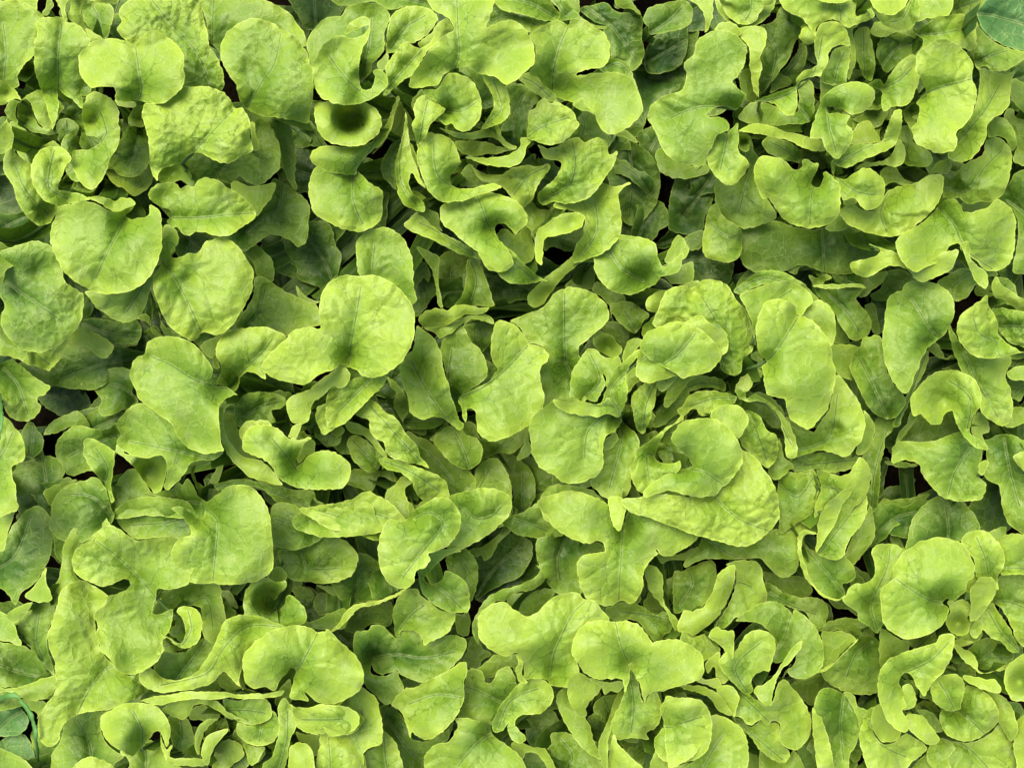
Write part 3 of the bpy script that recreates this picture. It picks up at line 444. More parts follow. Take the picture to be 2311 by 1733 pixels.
I 135 6 0|159,60 159,66 156,76 150,86 146,96 142,104 140,110 136,110 138,104 142,96 146,88 150,76 154,66|140,108 150,82 158,62|
E 136 6 6|109,66 111,62 115,58 116,54 120,52 126,51 129,54 130,62 132,74 136,82 142,88 144,94 142,100 136,105 130,105 124,102 119,96 115,88 111,80 108,72|132,104 124,86 114,66|112,72,-10,8
E 128 5 2|95,58 100,57 108,57 114,59 115,61 110,64 108,68 108,74 110,80 104,79 100,76 97,70 95,64|| 
C 125 5 3|83,16 88,20 96,21 106,19 114,20 118,21 112,27 114,31 118,35 121,40 122,46 119,52 114,54 109,54 104,48 100,42 98,36 92,30 86,24|90,22 104,34 114,48|110,46,10,8
C 112 5 1|98,44 102,43 106,52 108,56 100,57 96,56||
C 132 3 1|81,12 86,14 90,12 94,12 96,14 92,16 88,20 84,18||88,16,-15,3
C 140 4 1|84,19 96,18 108,18 115,18 119,21 110,20 100,21 90,21||
C 118 6 4|56,-8 70,-2 82,0 84,6 76,7 73,12 68,10 62,9 54,10 46,11 42,18 34,22 36,16 42,8 46,0|56,-4 50,4 40,14|
C 110 6 4|80,-4 100,-4 124,0 120,6 108,6 106,12 100,18 92,12 84,10|90,0 91,12|
C 165 1 2|108,5 112,3 118,2 124,0 128,-4 120,-8 140,-2 150,0 160,2 168,-2 178,-4 177,2 174,8 168,12 162,14 156,17 151,15 146,9 140,7 134,6 128,9 122,13 115,13 110,10||114,8,8,5
C 120 4 2|106,12 116,13 124,11 132,10 130,16 124,21 118,26 114,26 118,20 108,18|| 
C 98 7 4|132,10 142,9 150,14 154,18 146,18 140,23 134,28 126,29 121,26 128,20|| 
C 138 5 4|172,12 180,8 190,8 200,8 204,12 196,14 190,18 186,24 182,28 176,29 172,24 164,18|200,10 186,12 174,20|
I 152 2 3|200,18 203,13 206,18 212,22 218,26 226,30 240,34 240,42 222,38 214,33 208,28 203,27 200,22||
I 120 4 2|189,21 194,18 200,20 201,26 196,26 190,25||
I 174 1 5|178,42 182,36 188,32 196,26 197,25 198,32 202,38 204,44 204,50 210,56 220,62 234,64 234,58 238,58 240,60 222,62 212,64 204,66 194,66 186,63 181,58 178,52|204,56 192,50 188,40|204,46,-10,7
I 158 3 9|200,34 210,34 222,36 240,38 244,60 230,62 218,58 212,56 206,50 203,42|204,46 220,46 240,50|
I 152 2 3|172,43 175,48 178,54 182,60 188,64 200,66 210,64 213,68 210,74 209,80 212,86 213,92 214,98 212,106 208,110 202,108 196,104 193,100 190,88 184,80 180,74 176,64 173,54|182,62 192,84 204,104|210,72,-10,6
I 146 4 2|210,76 214,72 224,71 234,72 234,80 222,80 212,80||
I 125 5 3|214,98 220,98 234,100 234,108 222,108 214,111 208,110 212,106||
I 112 5 1|159,58 164,56 170,66 174,64 176,66 172,67 166,66 160,62||
I 108 6 1|167,73 172,71 180,68 180,73 172,74||
I 168 1 2|148,100 147,94 150,88 155,82 160,77 168,74 176,74 183,76 189,80 193,88 193,96 190,101 187,106 186,114 192,119 197,124 197,126 190,124 182,117 177,108 174,100 169,103 167,108 162,109 157,106 154,102 150,104|184,112 186,92 172,80|170,96,-32,12
I 95 7 2|150,102 160,104 170,100 176,106 184,116 170,120 150,122 142,120 146,110||
I 122 6 0|148,100 152,104 148,110 142,118 138,121 140,114 145,108||
I 140 3 1|188,104 192,101 198,108 198,114 194,116 198,125 192,122 187,114|| 
H 152 4 3|136,124 140,120 150,120 160,120 170,117 178,114 184,114 189,118 191,122 194,126 193,132 191,138 192,143 196,147 196,152 193,157 188,158 182,159 174,158 168,156 163,152 158,146 154,140 153,135 144,132 136,134 135,130|186,124 176,140 172,154|188,122,10,6;140,128,-8,6
H 162 2 0|192,134 196,132 198,134 196,138 194,142 191,140||
I 138 5 3|194,120 200,118 206,115 214,116 222,120 236,124 236,166 226,180 214,176 208,168 206,156 204,148 199,146 195,142 197,134 196,126|208,118 212,140 218,162|
H 92 8 2|190,156 196,150 202,148 206,158 208,164 200,164 194,160||
I 148 3 1|214,130 220,126 236,126 236,150 224,142 218,136||
X 90 5 1|128,158 132,157 136,160 132,164 126,162||
H 118 6 4|126,166 134,160 144,162 152,158 160,158 170,158 178,160 186,166 180,176 160,182 140,182 128,176|128,172 150,166 178,166|
H 96 7 1|120,172 124,166 132,160 142,160 152,160 160,162 150,163 138,163 130,168||
H 100 7 1|130,133 140,133 152,135 146,137 136,136|| 
E 104 7 2|108,80 116,90 126,102 134,106 124,108 118,104 112,96||
C 96 7 1|118,32 124,31 126,40 128,50 124,50 120,42||
C 120 5 2|44,62 48,60 52,66 48,68 44,66||
E 120 5 3|30,76 40,84 50,94 60,102 50,104 36,98||
E 108 6 3|46,88 58,92 66,104 60,112 48,100||
E 132 4 3|70,130 66,120 66,104 80,112 90,118 84,128||
@0 332
D 176 2 3|134,-6 141,-12 148,-17 155,-18 162,-17 168,-12 172,-6 175,2 176,12 177,25 177,36 170,43 158,46 145,47 138,46 128,46 120,43 114,36 111,28 112,22 116,17 124,14 122,8 118,3 111,-3 118,-4 126,2 132,4|134,-2 141,6 140,24 138,44|132,2,-24,10;143,40,4,6
D 130 4 3|75,-2 90,-10 120,-8 126,-2 136,6 128,12 120,17 112,16 104,16 96,17 88,17 82,13 77,7|130,0 110,6 86,8|
F 170 3 4|48,25 54,21 61,18 65,11 70,8 76,10 82,14 89,18 98,17 106,16 116,17 126,20 128,30 124,40 122,46 116,49 108,50 102,50 101,56 99,65 104,66 112,62 112,66 110,76 106,82 105,90 102,96 96,101 90,104 84,105 78,103 74,99 70,94 65,88 63,80 63,72 61,66 68,60 70,54 74,53 80,51 84,48 84,44 80,43 74,46 66,48 58,45 52,42 48,38 47,32|112,66 103,57 92,44 78,30 62,18|100,70,-16,14;90,75,-8,14;122,40,-8,8
F 158 2 5|37,60 39,52 45,46 54,44 62,48 70,54 68,60 62,66 63,80 66,90 74,99 84,106 92,103 98,112 92,118 82,123 70,128 58,129 48,132 42,136 40,140 38,148 33,152 28,150 25,144 25,134 30,124 35,118 36,108 35,96 32,88 31,80 34,70|96,114 74,100 60,112 50,130|60,50,-25,14;72,100,-10,8
F 138 3 1|40,32 41,22 46,12 52,5 60,2 68,3 72,9 64,12 61,18 54,22 48,26 47,34 50,42 56,46 46,48 40,52 38,60 35,60 34,50 38,42|60,46 48,30 60,8|
F 130 4 2|33,4 34,-6 44,-18 60,-20 74,-10 72,2 62,2 52,4 45,12 41,22 40,32 36,28 35,20|45,30 44,10 60,-12|
F 122 7 3|-10,28 0,24 4,16 10,6 18,-2 26,-4 32,2 34,12 33,26 28,38 22,46 14,52 10,60 7,56 2,50 -10,44|-8,40 10,28 20,2|
M 160 1 2|-10,-6 10,-6 9,2 6,10 4,18 3,24 0,25 -8,26||
F 148 4 1|16,54 22,48 27,40 30,36 30,44 34,56 31,58 24,58||
F 135 5 2|12,72 14,68 20,62 26,59 34,58 35,66 31,78 31,88 34,98 35,106 28,98 22,90 16,84 12,80|32,104 24,84 26,64|
F 140 5 0|0,64 8,70 12,80 14,86 6,84 -6,80 -10,66||
F 145 4 0|4,66 12,61 21,58 18,64 13,70 8,72||
F 118 6 3|-6,84 6,85 14,86 22,90 30,98 36,104 36,112 34,120 24,121 14,118 6,113 -6,112|34,108 14,104 -2,98|8,113,6,8;14,100,-12,12
F 135 3 1|-6,112 6,114 16,112 26,108 36,106 36,114 30,120 22,122 12,119 4,116 -6,117||
F 150 3 3|112,47 120,46 132,46 142,47 144,56 146,66 147,72 144,80 139,85 132,80 131,70 130,62 124,60 118,62 112,64 100,66 102,58 108,56 112,52|122,60 134,56 138,74|126,52,-14,6
F 172 1 1|114,64 118,61 124,61 130,66 131,74 129,82 126,86 120,88 114,86 108,81 105,84 106,90 102,92 104,84 108,80 114,84 118,84 120,78 119,70 117,67|118,86 124,76 122,64|
F 128 6 1|103,58 110,50 114,52 108,58 106,64 100,66||
F 146 5 2|104,90 112,91 120,90 128,84 134,81 140,86 134,96 126,106 118,114 108,112 100,102 101,94|112,112 124,96 134,84|
F 168 1 1|90,104 96,100 102,104 108,108 118,108 126,104 132,98 138,88 142,78 146,70 152,67 160,66 168,67 176,70 184,74 176,78 168,84 161,90 157,100 155,110 158,115 150,108 145,103 138,110 130,113 122,115 112,116 104,117 96,114 91,110|182,74 160,74 145,88 134,104 104,112|150,90,8,10;165,76,-12,10;108,106,-14,8
F 140 4 2|148,90 160,88 170,76 184,74 186,80 170,90 160,98 158,114 150,108 146,100||
D 165 3 2|158,64 158,56 160,50 165,44 172,42 180,45 185,44 186,48 180,54 176,60 178,64 184,60 186,54 188,53 192,56 196,60 199,66 198,71 192,74 184,74 174,70 166,68 160,68|178,64 170,68 162,56|175,56,-35,8
D 150 3 0|176,44 177,36 182,35 186,41 184,45 180,45 176,43||
D 148 4 3|175,2 178,-6 188,-6 198,0 206,6 211,11 208,17 200,22 190,24 180,22 176,18|204,12 190,8 178,4|
D 140 4 4|181,24 190,24 200,22 210,14 218,16 226,20 232,28 230,38 222,44 210,46 200,45 190,44 184,38 181,30|196,24 200,36 220,36|
D 170 0 4|194,-2 204,-4 216,-6 240,-6 244,4 246,14 248,18 242,18 232,14 222,12 212,10 204,5|248,14 224,4 204,-2|
O 178 1 2|157,100 158,92 163,86 168,82 175,77 183,74 192,73 200,74 206,77 214,78 222,85 230,92 236,104 234,114 226,120 218,124 210,124 206,123 200,118 197,116 200,122 194,121 188,120 190,110 192,102 189,101 184,106 181,110 178,116 172,113 165,114 160,111 158,106|192,103 196,97 202,86 206,78|191,105,-20,7
O 172 0 1|188,124 192,126 200,126 210,124 222,126 232,130 236,134 230,142 222,144 214,142 206,144 198,142 192,138 190,130|236,132 216,134 196,134|190,126,6,3
O 174 1 1|65,138 66,131 72,128 80,124 90,123 98,124 106,130 110,138 110,146 108,152 106,148 104,142 100,142 96,148 90,154 86,158 80,155 73,151 68,146 66,142|92,156 92,140 86,128|94,146,-18,8
O 150 2 2|78,155 86,150 92,146 98,148 104,152 108,160 118,166 124,176 90,184 82,172 84,162|94,178 95,160 93,146|100,150,-10,8
O 140 5 2|41,142 40,136 44,132 52,129 60,129 68,130 66,140 68,148 74,154 80,158 74,164 74,176 56,186 34,178 33,166 34,156 38,150|60,176 58,150 50,134|60,145,-8,10
O 165 1 1|46,168 50,162 58,158 66,160 74,165 80,172 70,180 50,178||
O 158 1 0|104,143 106,150 108,154 112,150 110,158 118,159 126,159 133,160 132,164 122,164 110,163 106,156 104,150||
O 168 0 0|90,122 100,119 110,118 120,116 130,116 145,116 155,118 165,117 174,117 184,115 181,119 172,120 160,121 150,120 140,121 130,121 120,121 112,123 102,125 96,123||
O 162 1 2|105,128 112,122 122,119 132,120 140,122 144,125 148,129 154,132 160,135 156,134 150,134 142,129 134,125 126,125 122,132 118,134 112,132||134,122,6,4
O 160 3 2|145,120 152,122 160,121 168,120 174,122 176,128 175,134 168,137 160,137 152,134 146,128|148,128 160,128 172,130|
O 152 3 2|154,136 164,138 174,134 176,128 180,132 181,140 178,147 172,151 164,151 158,148 154,143|170,136 168,148|
O 132 6 2|109,132 116,131 122,134 125,142 126,150 122,155 116,154 112,150 110,142|116,154 118,144 117,134|
O 128 4 1|124,127 132,125 139,128 143,132 136,136 128,134 123,134||
O 158 2 0|126,146 129,138 134,134 141,134 136,138 132,144 130,150 129,157 127,155||
O 160 2 0|131,152 134,145 140,142 148,140 144,146 139,152 136,160 134,164 131,158||
O 140 4 1|138,158 142,150 148,147 156,150 158,158 150,164 144,170 138,168||
O 145 3 1|158,150 166,152 172,152 168,160 163,164 160,158||
O 160 2 2|180,126 184,120 188,124 190,130 192,138 188,148 186,160 182,172 172,172 170,164 176,158 180,146 181,138|180,170 186,146 186,128|
O 168 0 1|187,160 188,152 193,149 199,150 203,156 204,166 200,180 188,178||
O 165 1 2|205,166 206,156 210,148 216,143 226,144 234,150 236,180 205,184|214,180 214,160 213,146|
O 140 3 1|192,142 200,144 208,144 210,150 204,158 200,150 194,148||
O 128 5 2|141,106 146,104 152,108 160,114 166,116 158,118 148,116 143,112||
O 120 5 2|118,118 98,118 90,122 100,112 120,110 140,108 142,116|| 
O 115 6 2|180,116 188,108 190,120 184,126 178,124||
F 110 6 2|0,116 6,117 16,121 28,122 30,124 24,134 24,130 14,126 0,128||
V 98 5 2|-6,130 4,126 12,126 18,132 18,138 12,144 4,145 -6,144|16,128 6,134 -2,142|
V 95 5 2|0,148 8,144 16,144 20,150 22,160 12,158 0,152||
O 125 5 1|-6,154 4,154 12,158 18,162 24,170 14,180 -6,178||
Z 150 9 0|13,121 17,124 21,130 23.5,138 25,150 25.6,160 26,172 24.4,172 23.6,160 22.8,150 21.4,140 18,130 13,123||26,172,-90,16
Z 135 9 0|-6,121 2,118 10,117 14,121 9,120 1,122 -6,126||-10,124,-70,10
@0 166
Z 165 9 0|-1,84 1,88 2,96 2,106 1,114 0,119 -1,112 0,104 -1,96 -3,90||-2,84,-90,12
@0 332
D 100 7 2|126,52 134,52 142,50 150,52 154,62 148,60 144,58||
D 92 7 1|145,58 150,56 154,60 156,66 148,70 145,66||
D 92 7 2|186,46 196,48 204,52 200,58 192,54||
D 118 4 1|190,44 196,45 194,49 192,48||
D 110 5 2|205,47 214,48 224,50 224,56 216,54 210,50||
D 95 7 2|203,58 208,52 216,54 222,58 214,64 208,67 205,64||
D 130 5 1|196,72 204,70 212,66 224,62 224,74 214,76 204,75|| 
@221 332
D 184 1 1|28,8 32,4 38,6 45,3 48,-2 55,-6 62,-10 70,-9 76,-2 78,5 76,13 71,20 65,24 57,27 58,31 55,35 49,38 47,46 42,49 34,48 28,42 25,34 24,26 25,17|48,4 58,0 66,8 54,24 40,42|36,16,8,7;48,3,-8,5
D 160 3 3|68,-8 82,-14 96,-16 108,-12 111,-4 108,3 103,8 96,14 88,19 80,23 74,24 68,22 72,10|80,-2 88,4 98,2 104,-4|
E 168 2 3|128,-8 133,2 138,9 144,14 152,18 160,20 167,18 171,22 171,25 164,26 157,28 153,33 154,40 155,48 160,56 168,60 176,60 182,57 188,59 193,55 196,48 196,40 200,32 206,26 204,24 208,28 214,28 222,24 232,16 236,4 230,-6 216,-14 200,-12 188,-4 184,6 180,8 176,4 172,-6 150,-14|183,6 182,24 181,40 180,57|168,4,-6,10;185,12,-20,8
E 172 1 2|174,-10 185,-8 184,2 182,10 180,12 177,9 175,2||
D 128 5 3|104,6 112,2 118,0 128,-6 134,4 144,14 138,16 132,18 124,16 116,15 110,11|112,4 124,8 134,12|
E 118 6 3|127,18 134,15 144,13 156,18 168,20 171,24 160,27 154,33 154,42 156,52 148,54 140,52 134,46 130,40 127,30|146,16 141,30 142,44|
G 96 8 2|84,42 88,30 96,20 104,14 114,14 124,20 124,28 120,37 114,43 106,46 98,50 92,54 88,57 86,52|88,54 100,36 118,20|
D 130 5 2|72,26 80,23 84,26 88,32 89,42 87,52 84,58 80,56 76,46 70,38 68,30|76,26 84,40|
D 112 6 1|83,24 92,22 102,14 106,8 110,12 102,20 98,28 93,31 91,27 88,29 84,27||
D 158 4 1|50,38 52,32 58,27 66,24 73,23 78,25 73,26 66,30 60,36 54,42 57,46 62,46 66,43 68,38 74,40 80,44 83,50 84,60 82,64 74,65 66,63 58,58 52,50|62,48 70,54 78,62|60,42,-22,6
R 148 4 3|34,68 34,62 37,55 42,50 49,49 52,54 60,60 66,64 74,65 74,69 70,77 64,81 58,84 54,86 52,80 46,76 39,77 37,81 35,78|38,76 46,66 54,60|
R 140 5 3|8,82 10,77 18,76 20,73 26,73 30,76 34,80 38,81 38,78 46,76 52,80 54,86 62,82 70,79 76,80 81,82 81,88 78,94 72,100 66,105 60,108 52,110 46,108 40,106 36,102 34,103 27,105 22,103 20,98 20,104 26,106 33,104 36,102 38,106 41,114 40,118 34,123 28,124 22,118 16,112 12,104 9,96 8,88|21,94 36,92 54,94 74,90|22,96,-22,8;48,94,-10,12
R 150 3 2|40,115 48,113 54,110 62,106 70,102 76,98 81,97 82,104 80,110 80,120 77,128 72,136 66,142 60,146 54,147 48,144 46,142 45,146 42,136 38,128 33,124|79,120 62,118 44,124|
G 138 4 3|83,102 88,101 92,104 93,109 96,111 99,108 101,103 106,100 110,100 113,108 115,113 118,115 114,122 108,124 104,132 100,138 90,136 80,134 76,132 80,122 80,114|106,124 90,116 80,112|
G 150 3 3|54,160 56,155 62,150 70,148 74,142 76,138 74,133 86,134 96,137 98,143 102,147 108,151 114,156 119,162 120,180 60,184 56,172|99,142 88,150 76,164|98,142,-14,8
G 160 2 1|99,142 98,136 102,128 107,120 112,114 118,109 124,107 130,108 136,112 138,118 136,124 130,130 124,131 118,131 113,135 113,138 116,141 120,146 118,149 114,149 110,146 108,140 110,134 106,140 104,142|102,140 110,122 128,114|110,130,-8,6
O 170 1 1|-10,76 0,84 6,92 10,100 11,108 8,116 2,122 -4,126|| 
O 162 1 2|0,122 4,118 10,112 18,116 23,120 25,128 27,136 27,144 26,150 20,152 15,156 15,164 14,178 -10,180 -14,160 -12,140|6,172 4,150 12,130|
O 172 1 0|-14,128 -4,125 4,126 10,129 12,134 10,140 4,143 -8,144||
O 148 3 3|16,156 22,152 27,142 32,145 36,150 38,156 41,166 44,176 20,184 14,172|32,176 29,160 28,146|
R 125 6 2|28,130 33,125 38,130 43,138 46,146 54,148 64,144 70,140 70,146 60,154 54,160 56,172 46,174 40,160 34,150 28,142|30,134 44,154 56,164|
R 110 6 1|25,126 30,124 33,130 31,136 27,132||
D 140 3 0|0,70 3,64 8,60 16,58 24,57 32,54 40,50 44,47 40,52 30,57 22,60 12,62 6,68 0,74 -8,78||
D 118 5 4|-6,44 4,36 12,26 24,32 36,46 44,48 36,54 24,57 12,58 4,60 -2,54|10,56 14,36 26,40|
G 140 6 2|85,76 86,70 90,62 96,54 104,50 112,48 120,45 126,42 130,36 126,34 132,40 130,46 124,50 114,52 108,56 100,58 94,62 90,66 89,74 90,86 86,80|| 
G 118 6 1|107,58 111,53 120,52 128,50 134,49 139,51 138,54 132,60 127,66 120,67 112,64||
G 170 2 3|89,76 89,68 94,62 98,59 106,58 111,62 116,65 121,67 127,65 132,60 138,55 146,52 153,52 158,56 164,57 170,64 174,70 166,72 158,76 152,86 152,94 155,103 152,110 148,113 142,113 136,112 132,108 124,108 119,108 118,98 114,91 108,93 100,91 94,86 90,82|136,106 138,92 143,80 150,66 158,58|124,100,-15,14;140,104,-20,8;118,76,-8,7
G 164 2 1|114,92 118,93 118,99 117,104 121,110 118,111 115,108 113,102 115,98||
G 125 5 3|88,102 96,95 100,92 108,93 115,92 116,100 114,104 110,100 102,102 100,106 94,107 90,105||
G 188 1 1|150,86 152,80 157,73 164,70 172,70 178,71 184,70 192,72 198,78 202,84 206,83 213,82 221,83 234,92 234,106 222,112 216,113 208,116 202,116 198,120 197,124 194,112 191,106 188,102 187,108 184,116 182,108 174,108 166,108 158,104 154,98 150,92|187,98 183,90 180,80 178,71|187,98,-14,7;168,84,8,8
G 172 3 0|160,107 168,109 174,110 182,109 183,113 180,116 174,116 171,118 169,113 164,110||
G 176 1 1|147,113 148,108 152,104 156,104 160,107 166,111 169,113 166,118 162,122 159,127 159,132 155,132 150,126 147,120||
G 148 3 1|140,118 144,114 147,114 148,121 152,127 158,132 162,140 164,148 168,156 168,160 162,157 156,152 150,144 144,134 140,124||
G 165 2 4|188,102 192,108 194,116 197,124 202,115 206,118 208,126 207,134 204,140 198,143 200,147 192,146 186,146 180,147 174,144 176,134 180,126 184,116|187,104 190,124 188,142|200,144,-8,5
G 160 2 0|188,101 189,108 186,116 182,124 178,134 175,142 173,150 173,160 172,168 168,160 167,150 170,142 174,132 178,120 184,108|| 
G 162 1 2|177,142 180,150 186,156 192,162 196,166 190,172 180,176 173,168 174,156||
G 105 6 2|180,147 192,146 200,148 206,158 204,166 196,166 188,158||
G 180 1 1|207,126 210,122 216,120 224,120 234,122 240,132 240,146 236,156 224,162 214,162 206,158 203,148 208,140 210,138 208,132|209,139 222,136 234,132|
G 162 2 1|204,152 208,158 216,164 226,162 236,160 236,180 200,184|| 
G 130 5 4|120,156 122,152 130,154 136,150 136,144 142,142 150,144 158,148 166,158 172,170 168,180 120,184 118,172|130,172 150,160 142,146|
G 140 3 0|110,150 114,148 120,150 124,152 132,153 136,158 140,166 146,174 138,174 132,162 126,156 120,156 118,160 114,156||
G 100 7 3|118,132 128,130 138,128 142,140 138,146 132,152 122,150 120,142|120,148 130,138|
G 92 8 2|156,132 162,124 168,122 172,134 170,144 162,144||
E 138 4 3|172,62 178,60 186,58 194,60 204,66 210,64 216,70 214,76 210,80 204,84 200,80 194,72 186,69 178,70 174,68|214,70 196,66 182,64|206,60,-18,8
E 145 3 2|197,40 197,34 204,35 208,40 209,48 209,56 212,62 217,68 222,72 230,80 224,86 216,76 212,66 206,58 200,50||
E 100 6 3|196,60 200,50 198,42 204,40 208,50 208,58 212,64 204,66||
E 130 5 3|204,26 212,28 222,26 234,22 234,30 222,31 212,31 208,33||
E 120 5 3|210,45 218,40 232,34 236,50 232,64 222,62 214,58|212,62 226,44|
R 105 6 1|40,108 46,108 52,110 58,108 50,113 42,116 40,112||
R 92 8 1|-4,86 2,88 8,94 8,104 4,96 -2,92||
R 98 7 2|72,64 78,66 82,64 84,72 82,80 76,78 74,70||
G 95 7 3|80,98 82,88 86,80 92,88 98,92 92,96 88,102||
R 95 7 2|12,62 22,60 32,58 34,68 30,74 20,72 10,78 2,74||
@443 332
E 148 4 3|14,14 24,16 34,20 46,18 54,13 64,10 68,13 73,14 75,20 75,30 74,36 70,41 64,42 60,40 55,35 50,30 42,30 34,30 24,30 16,30 8,32 2,36 0,34 4,28 10,22|14,16 28,26 40,30|62,38,-10,8;30,24,-10,8
E 142 3 3|60,14 66,10 72,8 80,0 88,0 88,6 86,13 78,12 76,16 73,14 68,13||
E 148 4 2|76,15 74,22 76,32 79,42 84,48 90,54 98,57 104,56 105,50 103,47 110,44 112,38 108,32 100,24 90,26 80,22 78,14|104,52 92,38 80,24|82,22,-20,8
E 156 1 0|75,30 74,20 75,14 79,11 86,13 87,14 80,14 77,18 77,26 80,36 84,46 92,53 100,56 105,53 103,56 97,57 90,54 84,48 79,42||
E 160 3 2|86,26 92,16 98,8 102,-4 108,-14 118,-12 119,0 114,10 110,14 106,22 104,28 99,31 92,29|88,27 100,12 112,-4|
E 138 4 4|104,30 108,20 110,14 114,10 119,0 122,-4 124,8 124,16 120,22 114,30 110,34|| 
E 166 1 2|86,26 87,14 88,4 92,-4 100,-12 112,-18 104,-6 98,8 92,17|| 
H 118 6 4|122,2 124,-4 134,-8 150,-10 160,-12 148,0 140,8 136,10 130,18 122,22 116,26 122,18 124,12|120,22 132,8 150,-6|
H 125 6 3|145,24 146,14 149,4 155,-4 164,-10 176,-10 186,-2 193,10 186,16 170,22 156,26|170,24 172,12 170,-4|
H 105 6 1|136,10 138,12 142,20 144,24 138,24 134,16||
H 190 1 2|128,60 128,52 132,46 136,42 136,36 141,28 148,22 156,18 165,16 176,18 183,22 186,28 189,36 188,42 184,45 183,50 180,54 176,57 173,57 171,56 168,59 172,62 170,70 164,76 154,81 144,82 136,78 130,72|168,59 158,56 148,50 138,43|166,58,-18,7;142,42,6,6
H 172 1 0|183,48 186,42 190,40 191,45 188,50 184,52||
H 165 3 3|108,48 112,46 120,45 124,40 124,34 122,26 126,21 134,20 140,22 146,26 140,32 136,42 130,48 128,60 130,70 126,78 122,76 118,72 114,70 112,64 106,60 103,56 106,52|126,76 122,60 132,36 134,24|122,60,-16,8
H 178 1 2|180,20 182,15 188,12 196,12 203,18 208,26 208,34 204,42 204,50 198,44 190,41 188,30|198,44 196,30 190,16|
H 172 0 2|204,18 210,14 224,14 236,14 236,40 220,40 206,40 208,32 207,26|204,36 216,36 232,38|
H 160 3 5|204,42 210,40 236,40 236,92 222,88 216,82 212,72 206,62 200,57 203,50|201,57 212,58 222,62|
H 172 1 3|186,50 190,45 192,42 200,42 203,48 202,54 198,60 192,68 186,70 186,60||
H 158 3 2|186,70 194,64 200,58 204,64 210,72 214,80 218,90 212,90 206,84 198,80 194,76 190,82 186,78|218,90 206,78 198,64|
H 168 2 1|171,58 174,56 176,58 181,56 186,60 187,64 184,68 186,72 184,78 178,80 172,76 170,70 173,64||178,72,-25,5
H 150 3 6|176,80 184,78 188,72 190,68 194,78 190,84 182,86||
H 138 4 2|184,90 190,84 198,81 206,84 214,92 212,98 204,100 194,102 188,96|190,98 198,92 204,88|
H 164 1 1|175,86 180,87 188,92 191,98 192,103 198,104 206,100 214,97 220,92 224,91 224,96 216,99 208,102 200,103 192,104 186,99 180,94||
H 150 1 0|174,83 180,82 188,84 180,87 175,87||
H 178 1 1|208,108 210,100 216,94 226,90 236,92 236,122 222,122 214,122 210,116||218,110,-25,6
H 190 0 2|143,104 140,110 142,114 143,120 145,126 142,128 147,138 144,142 138,140 132,134 128,124 126,114 127,104 132,96 140,92 150,88 158,86 164,84 166,80 172,78 176,80 175,88 173,96 168,104 164,108 160,112 158,117 156,119 152,114 148,106|143,104 160,96 172,84|143,114,-10,5
H 176 2 2|142,112 148,112 151,120 150,126 144,128 142,128 143,120||
H 182 2 2|160,112 163,107 170,105 178,105 182,110 182,118 180,124 180,127 175,129 168,127 162,122|176,128 170,116 166,110|
H 162 2 7|166,134 168,128 176,129 180,126 182,116 184,112 192,114 200,120 204,128 204,136 198,142 190,147 184,148 174,146 168,140|176,126 188,136 196,144|176,128,-12,6
H 170 1 2|181,106 188,106 196,108 202,108 206,114 205,117 196,115 188,112 184,110||
H 158 2 5|196,115 206,118 212,124 216,134 217,142 212,148 206,138 202,134 204,128 198,118||
H 168 1 1|123,140 122,132 124,126 128,124 132,134 136,138 141,142 140,146 134,149 128,148||
H 172 0 1|144,132 148,130 156,132 160,138 166,146 164,150 158,150 150,144 146,140||
H 140 3 7|150,128 158,128 164,132 167,138 168,142 162,142 158,136 152,132||
H 168 1 3|114,146 116,136 119,128 124,126 122,134 124,144 130,150 138,148 144,143 150,146 158,152 156,156 148,162 140,170 124,172 118,162|120,134 128,150 144,158|
H 150 1 4|158,160 160,150 166,146 174,148 184,149 192,147 200,142 206,136 212,142 214,152 216,162 216,172 196,180 176,176 166,170|168,146 184,152 200,168|
H 160 0 1|217,134 226,130 236,130 236,180 218,180 216,164 214,150|| 
H 150 3 7|148,166 158,156 170,148 176,152 172,160 176,172 160,178 146,176||
H 145 3 2|128,76 134,78 140,82 146,84 145,92 138,94 132,98 128,100 127,90||
H 140 5 3|89,102 92,96 100,88 110,82 118,80 126,82 128,90 129,100 127,108 126,116 120,118 108,117 98,113 92,108|122,84 112,92 106,106|122,84,-12,8
H 146 3 2|89,100 90,88 90,78 96,77 104,77 112,82 104,90 96,98||
H 150 2 0|87,103 96,98 104,91 113,82 112,84 104,92 96,100 88,104||
G 128 5 2|90,78 92,72 100,69 108,68 116,70 120,74 124,80 116,82 108,80 102,76||
G 150 4 4|34,70 44,62 52,58 60,58 68,62 71,66 72,63 78,66 84,72 88,78 91,90 90,100 84,106 76,108 70,106 68,102 72,98 74,90 76,84 72,90 66,96 58,96 60,84 50,72|58,94 66,80 70,64|60,84,-18,10
G 160 3 1|46,114 54,110 60,104 66,94 72,86 77,83 76,88 70,96 64,102 60,110 58,118 57,125 52,124 48,120||
G 120 5 2|70,98 66,104 64,108 68,112 74,108 84,106 90,102 88,106 78,109 70,112 64,110||
G 130 5 3|53,46 58,47 66,52 76,55 86,55 92,58 94,66 90,76 88,77 84,72 78,64 70,62 60,58 54,57|56,52 70,60 86,66|
G 110 6 2|52,38 60,40 70,41 78,42 84,50 80,55 70,54 60,48 54,46||
G 145 3 2|50,34 44,31 34,31 28,34 34,36 34,46 30,58 24,68 20,74 26,75 30,72 34,68 42,68 48,66 49,63 54,58 54,52 52,44|22,74 34,46 44,48|
G 158 2 1|0,64 6,64 14,60 20,48 22,41 28,35 33,34 34,38 32,48 27,60 20,70 12,76 7,80 2,78 -4,76||
E 132 5 3|-6,38 0,38 10,33 18,31 21,34 21,42 20,50 15,58 9,64 2,64 -6,64|-2,60 6,46 2,36|
